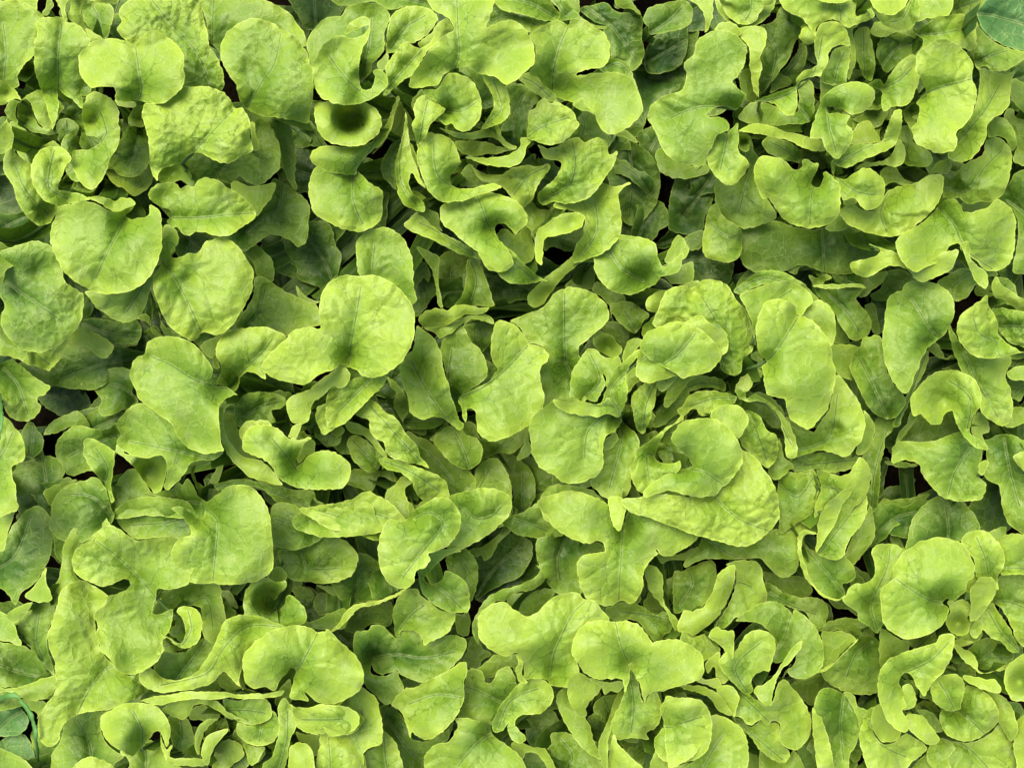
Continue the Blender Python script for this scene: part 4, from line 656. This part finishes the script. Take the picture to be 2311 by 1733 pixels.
G 170 2 3|23,96 28,90 34,90 37,84 42,78 50,76 57,79 60,84 59,92 57,98 56,102 50,103 46,106 44,110 45,116 40,118 34,112 28,106 24,100|42,117 34,100 50,84|40,104,-12,8
G 175 2 2|16,80 20,74 26,76 33,77 33,84 33,92 31,96 28,92 24,86 18,82||
G 155 3 7|0,76 8,80 16,78 18,84 24,88 22,92 14,96 8,102 2,96 -2,86||
G 160 3 3|36,116 40,116 46,120 54,125 58,122 62,110 66,108 70,113 75,118 80,126 83,136 81,146 76,152 72,154 66,152 62,146 63,140 62,136 58,135 54,138 50,134 44,138 40,136 36,132 32,132 35,124|36,117 48,128 58,138|
G 156 3 2|32,133 38,134 44,139 50,134 54,137 60,136 63,140 63,148 68,154 69,158 65,162 58,160 50,154 44,146 38,140|34,134 50,148 64,160|
G 172 1 1|-2,112 6,112 14,113 22,117 28,124 32,131 28,131 22,128 18,121 10,117 2,115||
G 170 1 1|23,113 30,112 36,118 35,126 33,132 28,125 22,117||
G 166 1 1|6,104 10,104 14,108 22,107 25,112 23,115 14,111 8,109||
G 162 2 2|14,98 20,92 24,90 24,98 30,107 26,111 22,108 20,100 16,104||
G 168 1 2|16,142 16,134 22,131 30,134 38,140 42,150 42,162 38,172 20,176 4,172 0,166 8,160 14,152|10,172 18,156 26,144|
G 180 1 1|-12,120 -4,120 4,122 10,126 14,134 13,146 8,156 0,162 -10,164|-12,139 0,140 12,142|
G 140 4 1|50,154 58,160 66,162 72,154 78,164 82,172 60,178 50,170||
P 158 4 4|84,130 86,120 90,114 98,114 104,118 110,120 114,128 116,136 115,142 112,150 108,158 106,170 96,176 90,170 86,156 84,144|104,118 102,138 104,160|98,146,-12,10
P 165 1 3|84,126 86,130 90,134 94,146 97,158 96,172 88,168 85,152 84,138||
P 162 3 1|104,117 110,118 114,126 119,128 118,134 115,142 113,134 110,126||
P 120 6 2|74,152 82,144 86,152 88,166 84,176 78,166||
P 110 5 1|70,112 80,106 92,106 90,114 86,120 84,125 78,122 72,118||
G 110 5 1|42,150 48,158 50,172 42,176 42,162||
H 96 7 3|88,106 96,108 108,117 112,124 126,118 128,124 120,128 110,124 94,118||
E 90 7 2|108,38 116,42 118,48 110,50||
H 120 5 1|196,14 204,10 209,9 209,14 205,18||
I 120 4 1|208,-6 222,-10 236,-6 236,8 222,8 212,8||
H 100 7 2|144,82 152,82 160,80 166,84 158,86 150,88||
H 92 8 3|148,118 158,118 166,124 168,130 158,130 150,128||
@0 0
B 100 7 2|182,-8 188,2 193,10 197,17 204,20 213,17 222,8 226,-8|205,18 204,4 203,-6|
J 88 8 3|398,96 408,92 420,98 428,112 426,130 418,142 408,146 400,138 395,122 394,108|408,94 410,118 408,140|
J 80 9 2|392,130 402,124 414,134 424,150 418,160 404,160 394,150|404,126 410,156|
A 62 8 2|24,248 36,243 48,248 57,256 58,266 48,272 36,268 26,260|56,252 42,258 28,254|
A 70 8 2|-6,112 4,108 14,116 22,128 20,140 8,146 -6,140|22,120 8,130 -4,134|
"""

# ------------------------------------------------------------ geometry helpers
def P(u, v, z):               # drawing unit + height (m) -> world
    return (u - TW / 2) * KX * (HC - z), -(v - TH / 2) * KX * (HC - z)

def catmull(pts, closed, step):
    pts = np.array(pts, float); n = len(pts); out = []
    rngi = range(n if closed else n - 1)
    for i in rngi:
        if closed: p0, p1, p2, p3 = pts[i - 1], pts[i], pts[(i + 1) % n], pts[(i + 2) % n]
        else: p0, p1, p2, p3 = pts[max(i - 1, 0)], pts[i], pts[i + 1], pts[min(i + 2, n - 1)]
        L = np.hypot(*(p2 - p1)); k = max(1, int(round(L / step)))
        # keep tight corners tight
        m1 = (p2 - p0) * .5; m2 = (p3 - p1) * .5
        for m in (m1, m2):
            q = np.hypot(*m)
            if q > L: m *= L / q
        for j in range(k):
            t = j / k; t2 = t * t; t3 = t2 * t
            out.append((2*t3-3*t2+1)*p1 + (t3-2*t2+t)*m1 + (-2*t3+3*t2)*p2 + (t3-t2)*m2)
    if not closed: out.append(pts[-1])
    return np.array(out)

def inside(px, py, poly):
    x1, y1 = poly[:, 0], poly[:, 1]; x2, y2 = np.roll(x1, -1), np.roll(y1, -1)
    c = np.zeros(len(px), bool)
    for a, b, c_, d_ in zip(x1, y1, x2, y2):
        k = (b > py) != (d_ > py)
        if k.any():
            xi = (c_ - a) * (py[k] - b) / (d_ - b) + a
            c[k] ^= px[k] < xi
    return c

def seg_dist(px, py, line, closed=False):
    """distance to a polyline and fractional position along it"""
    a = line; b = np.roll(line, -1, 0) if closed else line[1:]
    if not closed: a = line[:-1]
    d = b - a; L2 = np.maximum((d ** 2).sum(1), 1e-9); cum = np.concatenate([[0], np.cumsum(np.sqrt(L2))])
    best = np.full(len(px), 1e9); t_ = np.zeros(len(px)); sd = np.zeros(len(px))
    for i in range(len(a)):
        wx, wy = px - a[i, 0], py - a[i, 1]
        t = np.clip((wx * d[i, 0] + wy * d[i, 1]) / L2[i], 0, 1)
        q = np.hypot(wx - t * d[i, 0], wy - t * d[i, 1])
        k = q < best
        best[k] = q[k]; t_[k] = ((cum[i] + t * math.sqrt(L2[i])) / cum[-1])[k]
        sd[k] = np.sign(d[i, 0] * wy - d[i, 1] * wx)[k]
    return best, t_, sd

def waves(rs, x, y, wl, n=7):
    z = np.zeros(len(x))
    for i in range(n):
        a = rs.uniform(0, 2 * math.pi); k = 2 * math.pi / (wl * rs.uniform(.7, 1.5)); ph = rs.uniform(0, 6.28)
        z += np.sin((x * math.cos(a) + y * math.sin(a)) * k + ph)
    return z / math.sqrt(n)

SP = 1.55
def build_blade(idx, z0, tone, q, out, rib, gs, cen, root):
    """leaf blade -> (verts world, faces, attributes, 3D rib line)"""
    rs = np.random.RandomState(1000 + idx)
    edge = catmull(out, True, 1.35)
    # small irregular notches of the margin
    nx = np.roll(edge, -1, 0) - np.roll(edge, 1, 0); nl = np.maximum(np.hypot(nx[:, 0], nx[:, 1]), 1e-6)
    nrm = np.stack([nx[:, 1], -nx[:, 0]], 1) / nl[:, None]
    wob = waves(rs, edge[:, 0], edge[:, 1], 4.0) * .26 + waves(rs, edge[:, 0], edge[:, 1], 9) * .18
    edge = edge + nrm * wob[:, None]
    x0, y0 = edge.min(0); x1, y1 = edge.max(0)
    size = math.sqrt(max((x1 - x0) * (y1 - y0), 1))
    # veins
    main = None; subs = []
    if rib:
        main = catmull(rib, False, 1.3)
        L = np.hypot(*(main[1:] - main[:-1]).T).sum()
        nlat = int(max(2, L / 11))
        for s in (-1, 1):
            for k in range(nlat):
                f = .12 + .78 * (k + rs.uniform(.1, .9)) / nlat
                i = min(int(f * (len(main) - 1)), len(main) - 2)
                d = main[i + 1] - main[i]; a = math.atan2(d[1], d[0]) + s * rs.uniform(.75, 1.05)
                p = main[i].copy(); br = [p.copy()]; bend = -s * rs.uniform(.012, .03)
                ln_ = rs.uniform(.45, .9) * size * .62
                for j in range(int(ln_ / 1.5)):
                    a += bend + rs.normal(0, .07); p = p + 1.5 * np.array([math.cos(a), math.sin(a)])
                    br.append(p.copy())
                    if j == int(ln_ / 3.2):
                        a2 = a + s * rs.uniform(.5, .8); p2 = p.copy(); b2 = [p2.copy()]
                        for jj in range(int(ln_ / 4)):
                            a2 += bend + rs.normal(0, .08); p2 = p2 + 1.5 * np.array([math.cos(a2), math.sin(a2)]); b2.append(p2.copy())
                        if len(b2) > 2: subs.append(np.array(b2))
                        a -= s * .25
                if len(br) > 2: subs.append(np.array(br))
    pts = [edge]
    vp = []
    def keep_in(line, m=.9):
        ok = inside(line[:, 0], line[:, 1], edge); dd, _, _ = seg_dist(line[:, 0], line[:, 1], edge, True)
        ok &= dd > m
        k = len(ok) if ok.all() else int(np.argmin(ok))
        return line[:k]
    if main is not None:
        ok = inside(main[:, 0], main[:, 1], edge); dd, _, _ = seg_dist(main[:, 0], main[:, 1], edge, True)
        vp.append(main[ok & (dd > .9)])
        s2 = []
        for s in subs:
            s = keep_in(s)
            if len(s) > 2:
                # keep branches apart from one another
                s2.append(s); vp.append(s[1:])
        subs = s2
    vp = np.concatenate(vp) if vp else np.zeros((0, 2))
    if len(vp) > 1:          # thin out near-duplicates
        kp = []
        for p in vp:
            if all(abs(p[0] - k[0]) + abs(p[1] - k[1]) > .75 for k in kp[-400:]): kp.append(p)
        vp = np.array(kp)
    gx, gy = np.meshgrid(np.arange(x0, x1, SP), np.arange(y0, y1, SP * .87))
    gx = gx + (np.arange(gx.shape[0]) % 2)[:, None] * SP * .5
    g = np.stack([gx.ravel(), gy.ravel()], 1) + rs.uniform(-.12, .12, (gx.size, 2))
    g = g[inside(g[:, 0], g[:, 1], edge)]
    if len(g):
        dd, _, _ = seg_dist(g[:, 0], g[:, 1], edge, True); g = g[dd > .75]
    if len(g) and len(vp):
        dm = np.full(len(g), 9e9)
        for i in range(0, len(vp), 60):
            c = vp[i:i + 60]; dm = np.minimum(dm, ((g[:, None, :] - c[None]) ** 2).sum(2).min(1))
        g = g[dm > .8 ** 2]
    allp = np.concatenate([edge, vp, g])
    n = len(edge)
    vs, _, fs, ov, _, _ = delaunay_2d_cdt([Vector(p) for p in allp], [(i, (i + 1) % n) for i in range(n)], [], 1, 1e-5)
    V = np.array([(v[0], v[1]) for v in vs]); F = np.array([f for f in fs if len(f) == 3], int)
    if len(F) == 0: return None
    c = V[F].mean(1); F = F[inside(c[:, 0], c[:, 1], edge)]
    if len(F) == 0: return None
    used = np.unique(F); mp = -np.ones(len(V), int); mp[used] = np.arange(len(used)); V = V[used]; F = mp[F]
    x, y = V[:, 0], V[:, 1]
    de, te, _ = seg_dist(x, y, edge, True)
    dmax = max(de.max(), 1e-3); dn = np.clip(de / min(dmax, 14), 0, 1)
    amp = min(1.0, size / 28)
    # distance towards the head's root, for the general outward arch
    z = np.zeros(len(x))
    green = np.zeros(len(x)); dv = np.full(len(x), 9.0); dsub = np.full(len(x), 9.0)
    if main is not None:
        dr, tr, sd = seg_dist(x, y, main)
        dv = dr
        z += -9 * amp * np.clip(1 - tr * 1.7 - dr / 28, 0, 1) ** 2 - 5 * amp * tr ** 3
        z += -2.2 * amp * np.exp(-(dr / 2.6) ** 2) + 2.6 * amp * (1 - np.exp(-(dr / 8) ** 2))
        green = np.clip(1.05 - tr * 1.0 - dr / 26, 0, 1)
        for s in subs:
            q_, _, _ = seg_dist(x, y, s); dsub = np.minimum(dsub, q_)
        z += -(.45 + .10 * q) * np.exp(-(dsub / 1.3) ** 2) * amp
        z += .5 * amp * np.exp(-((dsub - 3.2) / 1.8) ** 2)
    # margin: droops, ruffles
    dr_ = (rs.uniform(1.0, 5.0) if rs.rand() < .7 else -rs.uniform(1, 3)) * min(1, dmax / 10)
    z += -dr_ * amp * (1 - dn) ** 1.7
    z += waves(rs, x, y, 15) * 1.3 * np.exp(-de / 4) * min(1, size / 24) + waves(rs, x, y, 6) * .18 * np.exp(-de / 2)
    if main is None and len(x) > 8:
        q0 = np.stack([x - x.mean(), y - y.mean()]); ev, em = np.linalg.eigh(q0 @ q0.T); ax = em[:, 0]
        pr = ax @ q0; sg = np.sign(ax @ (np.array([x.mean(), y.mean()]) - np.array(root)) + 1e-6)
        z += sg * pr * rs.uniform(.25, .6) * (1 if rs.rand() < .7 else -1)
    # body undulation
    z += waves(rs, x, y, 46) * 4.2 * amp + waves(rs, x, y, 26) * 1.15 * amp + waves(rs, x, y, 11) * .10 * amp
    # blisters between the veins
    if q > 0:
        area = (x1 - x0 + 12) * (y1 - y0 + 12); nc = int(max(4, area / 42.0))
        cc = np.stack([rs.uniform(x0 - 6, x1 + 6, nc), rs.uniform(y0 - 6, y1 + 6, nc)], 1)
        D = np.sort(np.hypot(x[:, None] - cc[None, :, 0], y[:, None] - cc[None, :, 1]), 1)
        e_ = np.clip((D[:, 1] - D[:, 0]) / 4.5, 0, 1)
        z += (.04 + 1.6 * (q / 9) ** 1.3) * (1 - (1 - e_) ** 2) * np.clip(de / 3, .25, 1)
    # overall tilt
    tl = rs.normal(0, .09, 2); cx, cy = x.mean(), y.mean()
    z += ((x - cx) * tl[0] + (y - cy) * tl[1]) * .8
    # inner blades rise out of the heart, outer ones lean away from it
    dr0 = np.hypot(x - root[0], y - root[1]); dc = dr0.mean()
    z += (dr0 - dc) * float(np.interp(dc, [0, 40, 75, 120], [.20, .20, .05, -.10]))
    # away from the heart a blade arches down
    z -= .00045 * ((x - root[0]) ** 2 + (y - root[1]) ** 2) * .25
    for (a, b, dz, r) in gs:
        r2 = (x - a) ** 2 + (y - b) ** 2
        if dz <= -34: z += 1.15 * dz * np.exp(-(r2 / (1.15 * r) ** 2) ** 2)
        elif dz <= -12 and main is not None: z += .75 * dz * np.exp(-r2 / (2 * (r * .6) ** 2))
        else: z += .9 * dz * np.exp(-r2 / (2 * (r * .8) ** 2))
    Z = np.maximum(z0 + z, 6) / 1000.0
    X = (x - TW / 2) * KX * (HC - Z) - cen[0]; Y = -(y - TH / 2) * KX * (HC - Z) - cen[1]
    at = dict(blister=np.full(len(x), min(1.0, (q / 9) ** 1.5 + .02)), vein=dv, subvein=dsub, edge=de, green=green, tone=np.full(len(x), tone * .086 + rs.normal(0, .06)))
    lc = np.stack([x + idx * 37.7, y + idx * 11.3, np.full(len(x), idx * 3.1)], 1)
    # anchor of the stalk
    if main is not None: line = main[:max(2, int(len(main) * .75))]
    else:
        k = np.argmin((edge[:, 0] - root[0]) ** 2 + (edge[:, 1] - root[1]) ** 2)
        m = edge.mean(0); line = np.array([edge[k] * .8 + m * .2, edge[k] * .6 + m * .4])
    l3 = []
    for p in line:
        j = np.argmin((x - p[0]) ** 2 + (y - p[1]) ** 2); zz = Z[j] - .0040
        wx, wy = P(p[0], p[1], zz); l3.append((wx - cen[0], wy - cen[1], zz))
    return np.stack([X, Y, Z], 1), F, at, lc, l3

def mesh_obj(name, V, F, m, parent, at=None, lc=None, smooth=True):
    me = bpy.data.meshes.new(name); me.from_pydata(V.tolist() if hasattr(V, 'tolist') else V, [], F.tolist() if hasattr(F, 'tolist') else F)
    if smooth: me.polygons.foreach_set('use_smooth', [True] * len(me.polygons))
    if at:
        for k, v in at.items():
            a = me.attributes.new(k, 'FLOAT', 'POINT'); a.data.foreach_set('value', np.asarray(v, np.float32))
    if lc is not None:
        a = me.attributes.new('lc', 'FLOAT_VECTOR', 'POINT'); a.data.foreach_set('vector', np.asarray(lc, np.float32).ravel())
    me.materials.append(m); me.update()
    o = bpy.data.objects.new(name, me); S.collection.objects.link(o)
    if parent: o.parent = parent
    return o

def bez(a, b, c, d, t): return a * (1-t)**3 + b * 3*t*(1-t)**2 + c * 3*t*t*(1-t) + d * t**3

def sheet(top, rt, lat, wt, wb, seed, NU=12, NW=9):
    """the broad lower part of a leaf, from the crown of the head up to the blade"""
    rs = np.random.RandomState(seed)
    p1 = top + (rt - top) * .07; p1[2] = top[2] * .50
    p2 = top + (rt - top) * .50; p2[2] = top[2] * .12 + .006
    V = []; s = np.linspace(-1, 1, NW); tw = rs.uniform(-.5, .5); ph = rs.uniform(0, 6.28, 3)
    out = rt - top; out[2] = 0; out = out / max(np.linalg.norm(out), 1e-4)
    A = dict(vein=[], subvein=[], edge=[], green=[], tone=[], blister=[]); LC = []
    for i in range(NU):
        t = i / (NU - 1); c = bez(rt, p2, p1, top, t); w = (wb + (wt - wb) * t ** .8) * (1 + .12 * math.sin(ph[0] + 7 * t))
        rl = np.array([-out[1], out[0], 0]); l = lat * t + rl * (1 - t) * (1 if np.dot(rl, lat) >= 0 else -1); l = l / max(np.linalg.norm(l), 1e-4)
        for q in s:
            edge = abs(q) ** 3
            p = c + l * w * q + out * w * (.45 * q * q) * (1 - .6 * t) + np.array([0, 0, 1]) * (.0035 * edge * math.sin(ph[1] + 9 * t + 2 * q) + w * .30 * q * q * (1 - t) - .002 * edge * t)
            V.append(p); A['vein'].append(abs(q) * w / .0012); A['subvein'].append(9); A['edge'].append((1 - abs(q)) * w / .0012)
            A['green'].append(.75 - .25 * t); A['blister'].append(.15); LC.append((q * w / .0012 + seed * 17.3, t * 60, seed * 5.1))
    F = []
    for i in range(NU - 1):
        for j in range(NW - 1):
            a = i * NW + j; F.append((a, a + 1, a + NW + 1)); F.append((a, a + NW + 1, a + NW))
    return np.array(V), np.array(F), A, np.array(LC)

def grow(o_name, r, m, parent, outline, rib, cen, root, seed, tone):
    """blade + its lower sheet as one leaf mesh, and the midrib beneath it"""
    V, F, at, lc, l3 = r
    rs = random.Random(seed); a0 = rs.uniform(0, 6.28)
    rt = np.array([math.cos(a0) * .012, math.sin(a0) * .012, .008])
    pts = np.array(outline); ctr = pts.mean(0); q0 = (pts - ctr).T; ev, em = np.linalg.eigh(q0 @ q0.T)
    sz = math.sqrt(np.prod(pts.max(0) - pts.min(0)))
    if rib:
        d = np.array(rib[1]) - np.array(rib[0]); d = d / max(np.hypot(*d), 1e-6); lat = np.array([-d[1], -d[0], 0.0]); wt = min(9.0, sz * .20) * .0012
        top = np.array(l3[min(2, len(l3) - 1)])
    else:
        mj = em[:, 1]; lat = np.array([mj[0], -mj[1], 0.0]); L = np.abs(mj @ q0).max(); wt = min(L * .55, 16) * .0012
        top = np.array(l3[-1])
    top = top.copy(); top[2] = max(top[2] - .003, .012)
    sv, sf, sa, slc = sheet(top, rt, lat, wt, min(wt, .0075), seed)
    n = len(V); sa['tone'] = [tone * .06 + .44] * len(sv)  # darker than the pale leaf base: shade of the heart put into the tone
    V = np.concatenate([V, sv]); F = np.concatenate([F, sf + n])
    at = {k: np.concatenate([np.asarray(at[k], float), np.asarray(sa[k], float)]) for k in at}
    lc = np.concatenate([lc, slc])
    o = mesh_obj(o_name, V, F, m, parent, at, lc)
    b0 = Vector(l3[0]); R_ = Vector(rt); T_ = Vector(top)
    p1 = T_ + (R_ - T_) * .07; p1.z = T_.z * .50; p2 = T_ + (R_ - T_) * .5; p2.z = T_.z * .12 + .006
    path = [bez(R_, p2, p1, T_, i / 9) - Vector((0, 0, .0015)) for i in range(9)] + [Vector(p) for p in l3[(2 if rib else 0)::2]]
    nn = len(path); rad = [max(.0004, .0030 - .0018 * i / 9) if i < 9 else .0012 * (1 - (i - 9) / max(1, nn - 9)) + .0004 for i in range(nn)]
    tv, tf = tube(path, rad)
    mesh_obj('midrib', tv, tf, M_RIB, o)
    return o

def tube(path, radii, k=7, flat=.7):
    path = [Vector(p) for p in path]; V = []; F = []
    for i, p in enumerate(path):
        t = (path[min(i + 1, len(path) - 1)] - path[max(i - 1, 0)]).normalized()
        a = t.cross(Vector((0, 0, 1))); a = a.normalized() if a.length > 1e-4 else Vector((1, 0, 0)); b = a.cross(t).normalized()
        for j in range(k):
            q = 2 * math.pi * j / k; V.append(tuple(p + a * math.cos(q) * radii[i] + b * math.sin(q) * radii[i] * flat))
    for i in range(len(path) - 1):
        for j in range(k): F.append((i*k+j, i*k+(j+1)%k, (i+1)*k+(j+1)%k, (i+1)*k+j))
    V.append(tuple(path[0])); V.append(tuple(path[-1])); n = len(V)
    for j in range(k): F.append((n-2, (j+1)%k, j)); F.append((n-1, (len(path)-1)*k+j, (len(path)-1)*k+(j+1)%k))
    return V, F

def tag(o, label=None, cat=None, group=None, kind=None):
    for k, v in (('label', label), ('category', cat), ('group', group), ('kind', kind)):
        if v: o[k] = v

# ------------------------------------------------------------ soil
def soil():
    n = 120; h = 1.3; xs = np.linspace(-h, h, n); X, Y = np.meshgrid(xs, xs)
    rs = np.random.RandomState(5); x, y = X.ravel(), Y.ravel()
    z = waves(rs, x, y, .2) * .004 + waves(rs, x, y, .05) * .003 + rs.normal(0, .0015, len(x))
    V = np.stack([x, y, z], 1); i = np.arange(n * n).reshape(n, n)
    F = np.stack([i[:-1, :-1], i[:-1, 1:], i[1:, 1:], i[1:, :-1]], -1).reshape(-1, 4)
    o = mesh_obj('soil', V, F, M_SOIL, None); tag(o, 'dark brown garden soil under the lettuces', 'soil', None, 'structure')
soil()

# ------------------------------------------------------------ lettuces
HEADS = {
 'A': (55, 92, 'lettuce', 'upper left lettuce head with a heart-shaped leaf beside a large blistered square leaf'),
 'B': (318, 82, 'lettuce', 'yellow-green lettuce head at top middle with a round funnel leaf on its left side'),
 'C': (561, 72, 'lettuce', 'upper right lettuce head with a small hooked leaf curled over its dark open heart'),
 'D': (208, 272, 'lettuce', 'left middle lettuce head with one big round pale leaf standing above its crinkled heart'),
 'E': (430, 290, 'lettuce', 'broad lettuce head right of the centre with rosette leaves wrapped tightly around its heart'),
 'F': (115, 400, 'lettuce', 'lower left lettuce head with a wide lobed leaf cupped around a deep round hole'),
 'G': (408, 462, 'lettuce', 'bottom middle lettuce head with a smooth heart-shaped leaf above folded upright leaves'),
 'H': (611, 447, 'lettuce', 'bright lettuce head in the lower right corner with a large smooth round leaf'),
 'I': (655, 225, 'lettuce', 'lettuce at the right edge with a dark oval leaf on a long stalk'),
 'J': (405, 20, 'lettuce', 'dark shaded lettuce low between the two big heads along the top'),
 'K': (395, 178, 'lettuce', 'small low lettuce in the middle with a spout-shaped cup leaf beside dark gaps'),
 'L': (540, -18, 'lettuce', 'lettuce cut off by the top edge above the hooked-leaf head'),
 'M': (-25, 290, 'lettuce', 'lettuce at the left edge showing a few outer leaves beside a dark leaf'),
 'O': (150, 490, 'lettuce', 'lettuce at the bottom left with a kidney-shaped leaf and a frilly small-leaved heart'),
 'P': (545, 490, 'lettuce', 'lettuce cut off by the bottom edge, an upright leaf with pale rolled side'),
 'R': (262, 428, 'lettuce', 'small shaded grey-green lettuce between the two heads of the bottom row'),
 'W': (672, -5, 'weed', 'smooth blue-green weed leaf with pale veins in the top right corner'),
 'V': (4, 470, 'weed', 'dark oval weed leaves low beneath the grass blades at bottom left'),
}
BLADES = ['long narrow green grass blade arching down over the bottom left lettuce', 'short pale green grass blade lying flat at the left edge near the bottom', 'thin upright grass blade at the left edge beside a scalloped leaf']
def pl(s): return [tuple(float(v) for v in p.split(',')) for p in s.split()]
roots = {}; cens = {}
for k, (u, v, c, l) in HEADS.items():
    o = bpy.data.objects.new({'weed': 'weed_plant'}.get(c, 'lettuce_head'), None)
    S.collection.objects.link(o); x, y = P(u, v, .02); o.location = (x, y, 0); roots[k] = o; cens[k] = (x, y)
    o.empty_display_size = .05
    tag(o, l or 'green lettuce', c, 'leaf lettuce heads' if c == 'lettuce' else 'weeds among the lettuces')
ox = oy = 0; idx = 0; nv = 0
for line in LEAVES.strip().splitlines():
    line = line.strip()
    if not line: continue
    if line[0] == '@': ox, oy = [float(v) for v in line[1:].split()]; continue
    f = line.split('|'); hd, z0, tone, q = f[0].split()
    if hd == 'X': hd = 'H'
    out = [(a + ox, b + oy) for a, b in pl(f[1])]; rib = [(a + ox, b + oy) for a, b in pl(f[2])]
    gs = []
    for g in (f[3].split(';') if len(f) > 3 and f[3] else []):
        a, b, dz, r = [float(v) for v in g.split(',')]; gs.append((a + ox, b + oy, dz, r))
    idx += 1
    if hd == 'Z':
        bx, by = P(out[0][0], out[0][1], .1)
        V, F, at, lc, l3 = build_blade(idx, float(z0), 9, 0, out, rib, gs, (bx, by), out[0])
        o = mesh_obj('grass_blade', V, F, M_GRASS, None, at, lc); o.location = (bx, by, 0)
        md = o.modifiers.new('thickness', 'SOLIDIFY'); md.thickness = .0005; md.offset = -1
        tag(o, BLADES.pop(0), 'grass blade', 'grass blades between the lettuces'); continue
    r = build_blade(idx, 190 - (190 - float(z0)) * 1.55, float(tone), float(q), out, rib, gs, cens[hd], HEADS[hd][:2])
    if r is None: print('skip', line[:50]); continue
    V, F, at, lc, l3 = r; nv += len(V)
    grow('leaf', r, M_WEED if hd in 'VW' else M_LEAF, roots[hd], out, rib, cens[hd], HEADS[hd][:2], idx, float(tone))
# low outer leaves of each head, deep between the plants
rr = random.Random(77); fill = 0
GX, GY = 24, 19
for i in range(GX * GY):
    u = (i % GX + rr.uniform(.1, .9)) * 820 / GX - 78; v = (i // GX + rr.uniform(.1, .9)) * 650 / GY - 76
    off = u < -22 or u > 686 or v < -22 or v > 520
    ks = sorted((math.hypot(u - HEADS[k][0], v - HEADS[k][1]), k) for k in HEADS if HEADS[k][2] == 'lettuce')
    dist, hd = ks[0]; hu, hv = HEADS[hd][:2]
    if dist < 26 or (456 < u < 505 and 300 < v < 330): continue
    a = math.atan2(v - hv, u - hu) + rr.uniform(-.5, .5); Ln = rr.uniform(36, 54); Wd = Ln * rr.uniform(.30, .40)
    ca, sa = math.cos(a), math.sin(a); prof = [(-.5, .10), (-.28, .35), (-.08, .72), (.08, .80), (.24, 1.0), (.38, .88), (.48, .5)]
    pts = [(l, w_ * rr.uniform(.8, 1.15)) for l, w_ in prof] + [(.53, 0)] + [(l, -w_ * rr.uniform(.8, 1.15)) for l, w_ in reversed(prof)]
    out = [(u + ca * l * Ln - sa * w_ * Wd, v + sa * l * Ln + ca * w_ * Wd) for l, w_ in pts]
    bend = rr.uniform(-5, 5)
    rib = [(u + ca * l * Ln - sa * b_ * bend, v + sa * l * Ln + ca * b_ * bend) for l, b_ in ((-.5, 0), (-.1, 1), (.25, .8), (.5, 0))]
    idx += 1
    fz, ft = (rr.uniform(60, 150), rr.uniform(1, 5)) if off else (rr.uniform(18, 50), rr.uniform(7.5, 10.5))  # in-frame leaves toned extra dark, painting the shade of the gaps
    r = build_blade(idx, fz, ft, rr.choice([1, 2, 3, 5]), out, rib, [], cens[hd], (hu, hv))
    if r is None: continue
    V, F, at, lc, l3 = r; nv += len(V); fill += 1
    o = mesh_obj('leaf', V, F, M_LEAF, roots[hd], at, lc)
    path = [Vector(p) for p in l3[::3]] + [Vector(l3[-1])]; path[0].z = max(path[0].z, .004)
    tv, tf = tube(path, [.0020 * (1 - k / len(path)) + .0004 for k in range(len(path))])
    mesh_obj('midrib', tv, tf, M_RIB, o)
# small crinkled inner leaves round each heart
for hd, (hu, hv, kind, _) in HEADS.items():
    if kind != 'lettuce' or not (-5 < hu < 670 and -5 < hv < 500) or hd in 'JKR': continue
    for k in range(17):
        a = k * 2.4 + rr.uniform(-.3, .3); ds = 4 + 2.0 * k; Ln = rr.uniform(17, 25); Wd = Ln * rr.uniform(.3, .45)
        u, v = hu + math.cos(a) * ds, hv + math.sin(a) * ds; ca, sa = math.cos(a + 1.2), math.sin(a + 1.2)
        pts = [(l, w_ * rr.uniform(.75, 1.2)) for l, w_ in prof] + [(.53, 0)] + [(l, -w_ * rr.uniform(.75, 1.2)) for l, w_ in reversed(prof)]
        out = [(u + ca * l * Ln - sa * w_ * Wd, v + sa * l * Ln + ca * w_ * Wd) for l, w_ in pts]
        rib = [(u + ca * l * Ln, v + sa * l * Ln) for l in (-.5, -.1, .25, .5)]
        idx += 1
        r = build_blade(idx, 104 - 1.3 * k, rr.uniform(3.5, 6.5), rr.choice([4, 6, 8]), out, rib, [(out[0][0], out[0][1], -25, 12), (u - sa * Wd, v + ca * Wd, rr.uniform(-14, 16), 8)], cens[hd], (hu, hv))
        if r is None: continue
        V, F, at, lc, l3 = r; nv += len(V)
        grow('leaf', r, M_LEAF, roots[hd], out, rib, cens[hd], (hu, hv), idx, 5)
print('fill', fill, {k: sum(c.name.startswith('leaf') for c in r_.children) for k, r_ in roots.items()})
print('leaves', idx, 'verts', nv, 'time', time.time() - T0)
